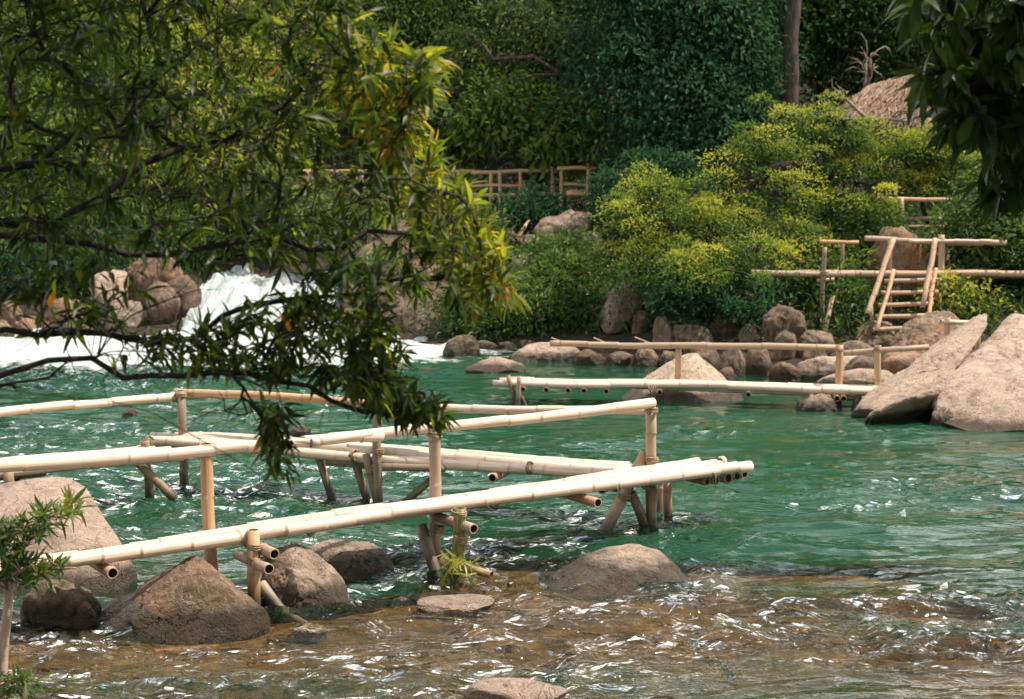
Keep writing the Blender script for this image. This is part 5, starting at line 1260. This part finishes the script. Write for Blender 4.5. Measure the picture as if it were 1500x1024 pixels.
# unseen near-bank crown over the viewer, shaped to shade all but the outer sprays
nc = 330
cp_ = np.stack([rg.uniform(-7.5, 4.5, nc), rg.uniform(-4.5, 5.7, nc), rg.uniform(4.9, 7.2, nc)], 1)
cp_ = cp_[(cp_[:, 2] > 5.2) | (cp_[:, 0] < -3)]
pos2, par2, ch2, tn2 = grow([([(-3.2, 6.2, 4.6), (-2.6, 4.6, 5.4), (-1.6, 2.6, 6.0), (-0.4, 0.4, 6.3), (1.5, -1.5, 6.3)], None), ([(-2.6, 4.6, 5.4), (-4.6, 3.0, 6.0), (-5.6, 0.5, 6.2)], True), ([(-1.6, 2.6, 6.0), (0.8, 3.2, 6.2), (3.2, 3.0, 6.2)], True)], cp_, rg, 0.5)
wood_mesh(pos2, par2, ch2, tn2, 0.008, 0.09, 0.45, 7, nt1, 'bark_dark', 'limb')
crown_leaves(cp_, np.tile([0, 0, 0.3], (len(cp_), 1)), rg, 110, 0.22, 0.085, 0.42, 'near_leaf', nt1, 0, 0.3, 0.4, 0.5, 'shade_crown')
nc = 420; cq_ = np.stack([rg.uniform(-5, 1.2, nc), rg.uniform(5.3, 8.6, nc), rg.uniform(4.7, 6.9, nc)], 1)
cq_ = cq_[cq_[:, 0] < -1.45 + (cq_[:, 2] - 4.0) * 0.58]
crown_leaves(cq_, np.tile([0, 0, 0.3], (len(cq_), 1)), rg, 110, 0.15, 0.04, 0.26, 'near_leaf', nt1, 0, 0.3, 0.4, 0.5, 'shade_crown')  # unseen extra leaves that keep the inner branches out of the sun

rg = np.random.default_rng(77)
RB = Vector((5.0, 6.4, float(ground_z([5.0], [6.4])[0]) - 0.1))
nt2 = thing('shading_tree', 'dark leafy tree hanging into the top right corner with a broken dead limb', 'tree', RB)
trunk = [tuple(RB), (4.9, 6.5, 2.4), (4.6, 6.7, 4.0), (4.0, 7.0, 5.6)]
paths = [(trunk, None), ([(4.6, 6.7, 4.0)] + A((1620, -60, 7.3), (1500, 20, 7.5), (1420, 90, 7.6), (1360, 130, 7.7)), True), ([(4.8, 6.6, 3.3)] + A((1640, 140, 7.4), (1520, 160, 7.6), (1430, 190, 7.7)), True), ([(4.85, 6.5, 3.0)] + A((1640, 260, 7.5), (1540, 255, 7.6), (1470, 265, 7.7), (1440, 280, 7.8)), True),
         ([(4.0, 7.0, 5.6), (3.4, 7.2, 5.4), (2.6, 7.4, 4.8)] + A((1400, -60, 7.6)), True)]
poly = [(1310, -60), (1560, -60), (1620, 290), (1490, 285), (1440, 262), (1455, 215), (1400, 190), (1350, 185), (1355, 150), (1335, 110), (1390, 70), (1340, 40), (1325, 10)]
t1, _ = sample(poly, 150, rg, 7.0, 8.6)
t2, _ = sample([(1440, -60), (1620, -60), (1640, 280), (1480, 270), (1450, 120)], 190, rg, 6.9, 9.0)
t3 = [np.array([rg.uniform(2.3, 6.4), rg.uniform(5.4, 9.0), rg.uniform(4.1, 6.6)]) for _ in range(420)] + [np.array([rg.uniform(3.2, 6.4), rg.uniform(6, 9.0), rg.uniform(2.6, 4.4)]) for _ in range(80)]
t1b, _ = sample([(1375, 90), (1430, 90), (1440, 200), (1390, 195), (1375, 150)], 40, rg, 7.0, 8.4); t1 = t1 + t1b
t4, _ = sample([(1440, 265), (1475, 268), (1470, 290), (1435, 288)], 5, rg, 7.6, 7.9)
tips = np.array(t1 + t2 + t3 + t4)
pos_, par_, ch_, tn_ = grow(paths, tips, rg, 0.15, 0.06, 0.07)
wood_mesh(pos_, par_, ch_, tn_, 0.004, 0.13, 0.42, 8, nt2, 'bark_dark')
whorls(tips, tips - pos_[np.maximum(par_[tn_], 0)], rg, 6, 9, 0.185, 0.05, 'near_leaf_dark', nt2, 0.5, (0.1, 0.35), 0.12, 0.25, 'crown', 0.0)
v, f = tube(np.array(A((1385, -70, 7.5), (1392, 0, 7.5), (1404, 40, 7.5), (1412, 90, 7.5))), [0.055, 0.05, 0.042, 0.012], 9); ac = Acc(); ac.add(v, f)
v, f = tube(np.array(A((1400, 20, 7.5), (1422, 45, 7.45), (1428, 65, 7.45), (1420, 82, 7.45))), [0.03, 0.04, 0.032, 0.01], 9); ac.add(v, f)
ac.build('broken_limb', M['bark_dark'], nt2)

# ---- sapling at the lower left corner
rg = np.random.default_rng(31)
SB = Vector(at(-4, 1075, 8.7)); SB.z = float(ground_z([SB.x], [SB.y])[0]) - 0.05
sap = thing('sapling', 'young plant with narrow bright leaves and a pale pinkish stem in the lower left corner', 'plant', SB)
paths = [([tuple(SB)] + A((2, 985, 8.7), (6, 930, 8.7), (14, 880, 8.7), (8, 830, 8.7), (0, 780, 8.7)), None), (A((10, 850, 8.7), (40, 830, 8.6), (80, 832, 8.5), (112, 832, 8.5)), True), (A((2, 800, 8.7), (30, 775, 8.7), (70, 758, 8.7), (112, 738, 8.7)), True), (A((2, 1000, 8.7), (30, 992, 8.6), (75, 996, 8.6)), True)]
tips = np.array(sample([(-40, 770), (30, 765), (112, 728), (118, 742), (75, 775), (40, 800), (-40, 810)], 62, rg, 8.5, 8.95)[0] + sample([(-40, 810), (40, 805), (105, 828), (112, 840), (60, 848), (-10, 860), (-40, 860)], 48, rg, 8.4, 8.8)[0] + sample([(-40, 990), (40, 985), (76, 992), (60, 1015), (-40, 1030)], 22, rg, 8.4, 8.8)[0])
pos_, par_, ch_, tn_ = grow(paths, tips, rg, 0.06, 0.05, 0.06)
mst = bark_mat('sapling_stem', (0.36, 0.25, 0.19), (0.46, 0.34, 0.27), 0.6); M['sapling_stem'] = mst
ac = Acc()
for ch in ch_[len(paths):]:
    v, f = tube(pos_[ch], np.linspace(0.004, 0.0018, len(ch)), 5); ac.add(v, f)
for (pth, _), (ra, rb) in zip(paths, [(0.036, 0.018), (0.012, 0.004), (0.012, 0.004), (0.010, 0.004)]):
    q = np.array([list(x) for x in pth]); tt_ = np.linspace(0, len(q) - 1, 30)
    q = np.stack([np.interp(tt_, np.arange(len(q)), q[:, k]) for k in range(3)], 1)
    for _ in range(4): q[1:-1] = (q[:-2] + 2 * q[1:-1] + q[2:]) / 4
    v, f = tube(q, np.linspace(ra, rb, 30), 10); ac.add(v, f)
ac.build('stem', M['sapling_stem'], sap)
whorls(tips, tips - pos_[np.maximum(par_[tn_], 0)] + np.array([0.02, 0, 0.03]), rg, 7, 11, 0.115, 0.019, 'sapling_leaf', sap, 0.5, (0.05, 0.3), 0.08, -0.25, 'leaves', 0.0, tadd=np.clip((tips[:, 0] - at(60, 750, 8.7).x) * 1.4, -0.1, 0.4))
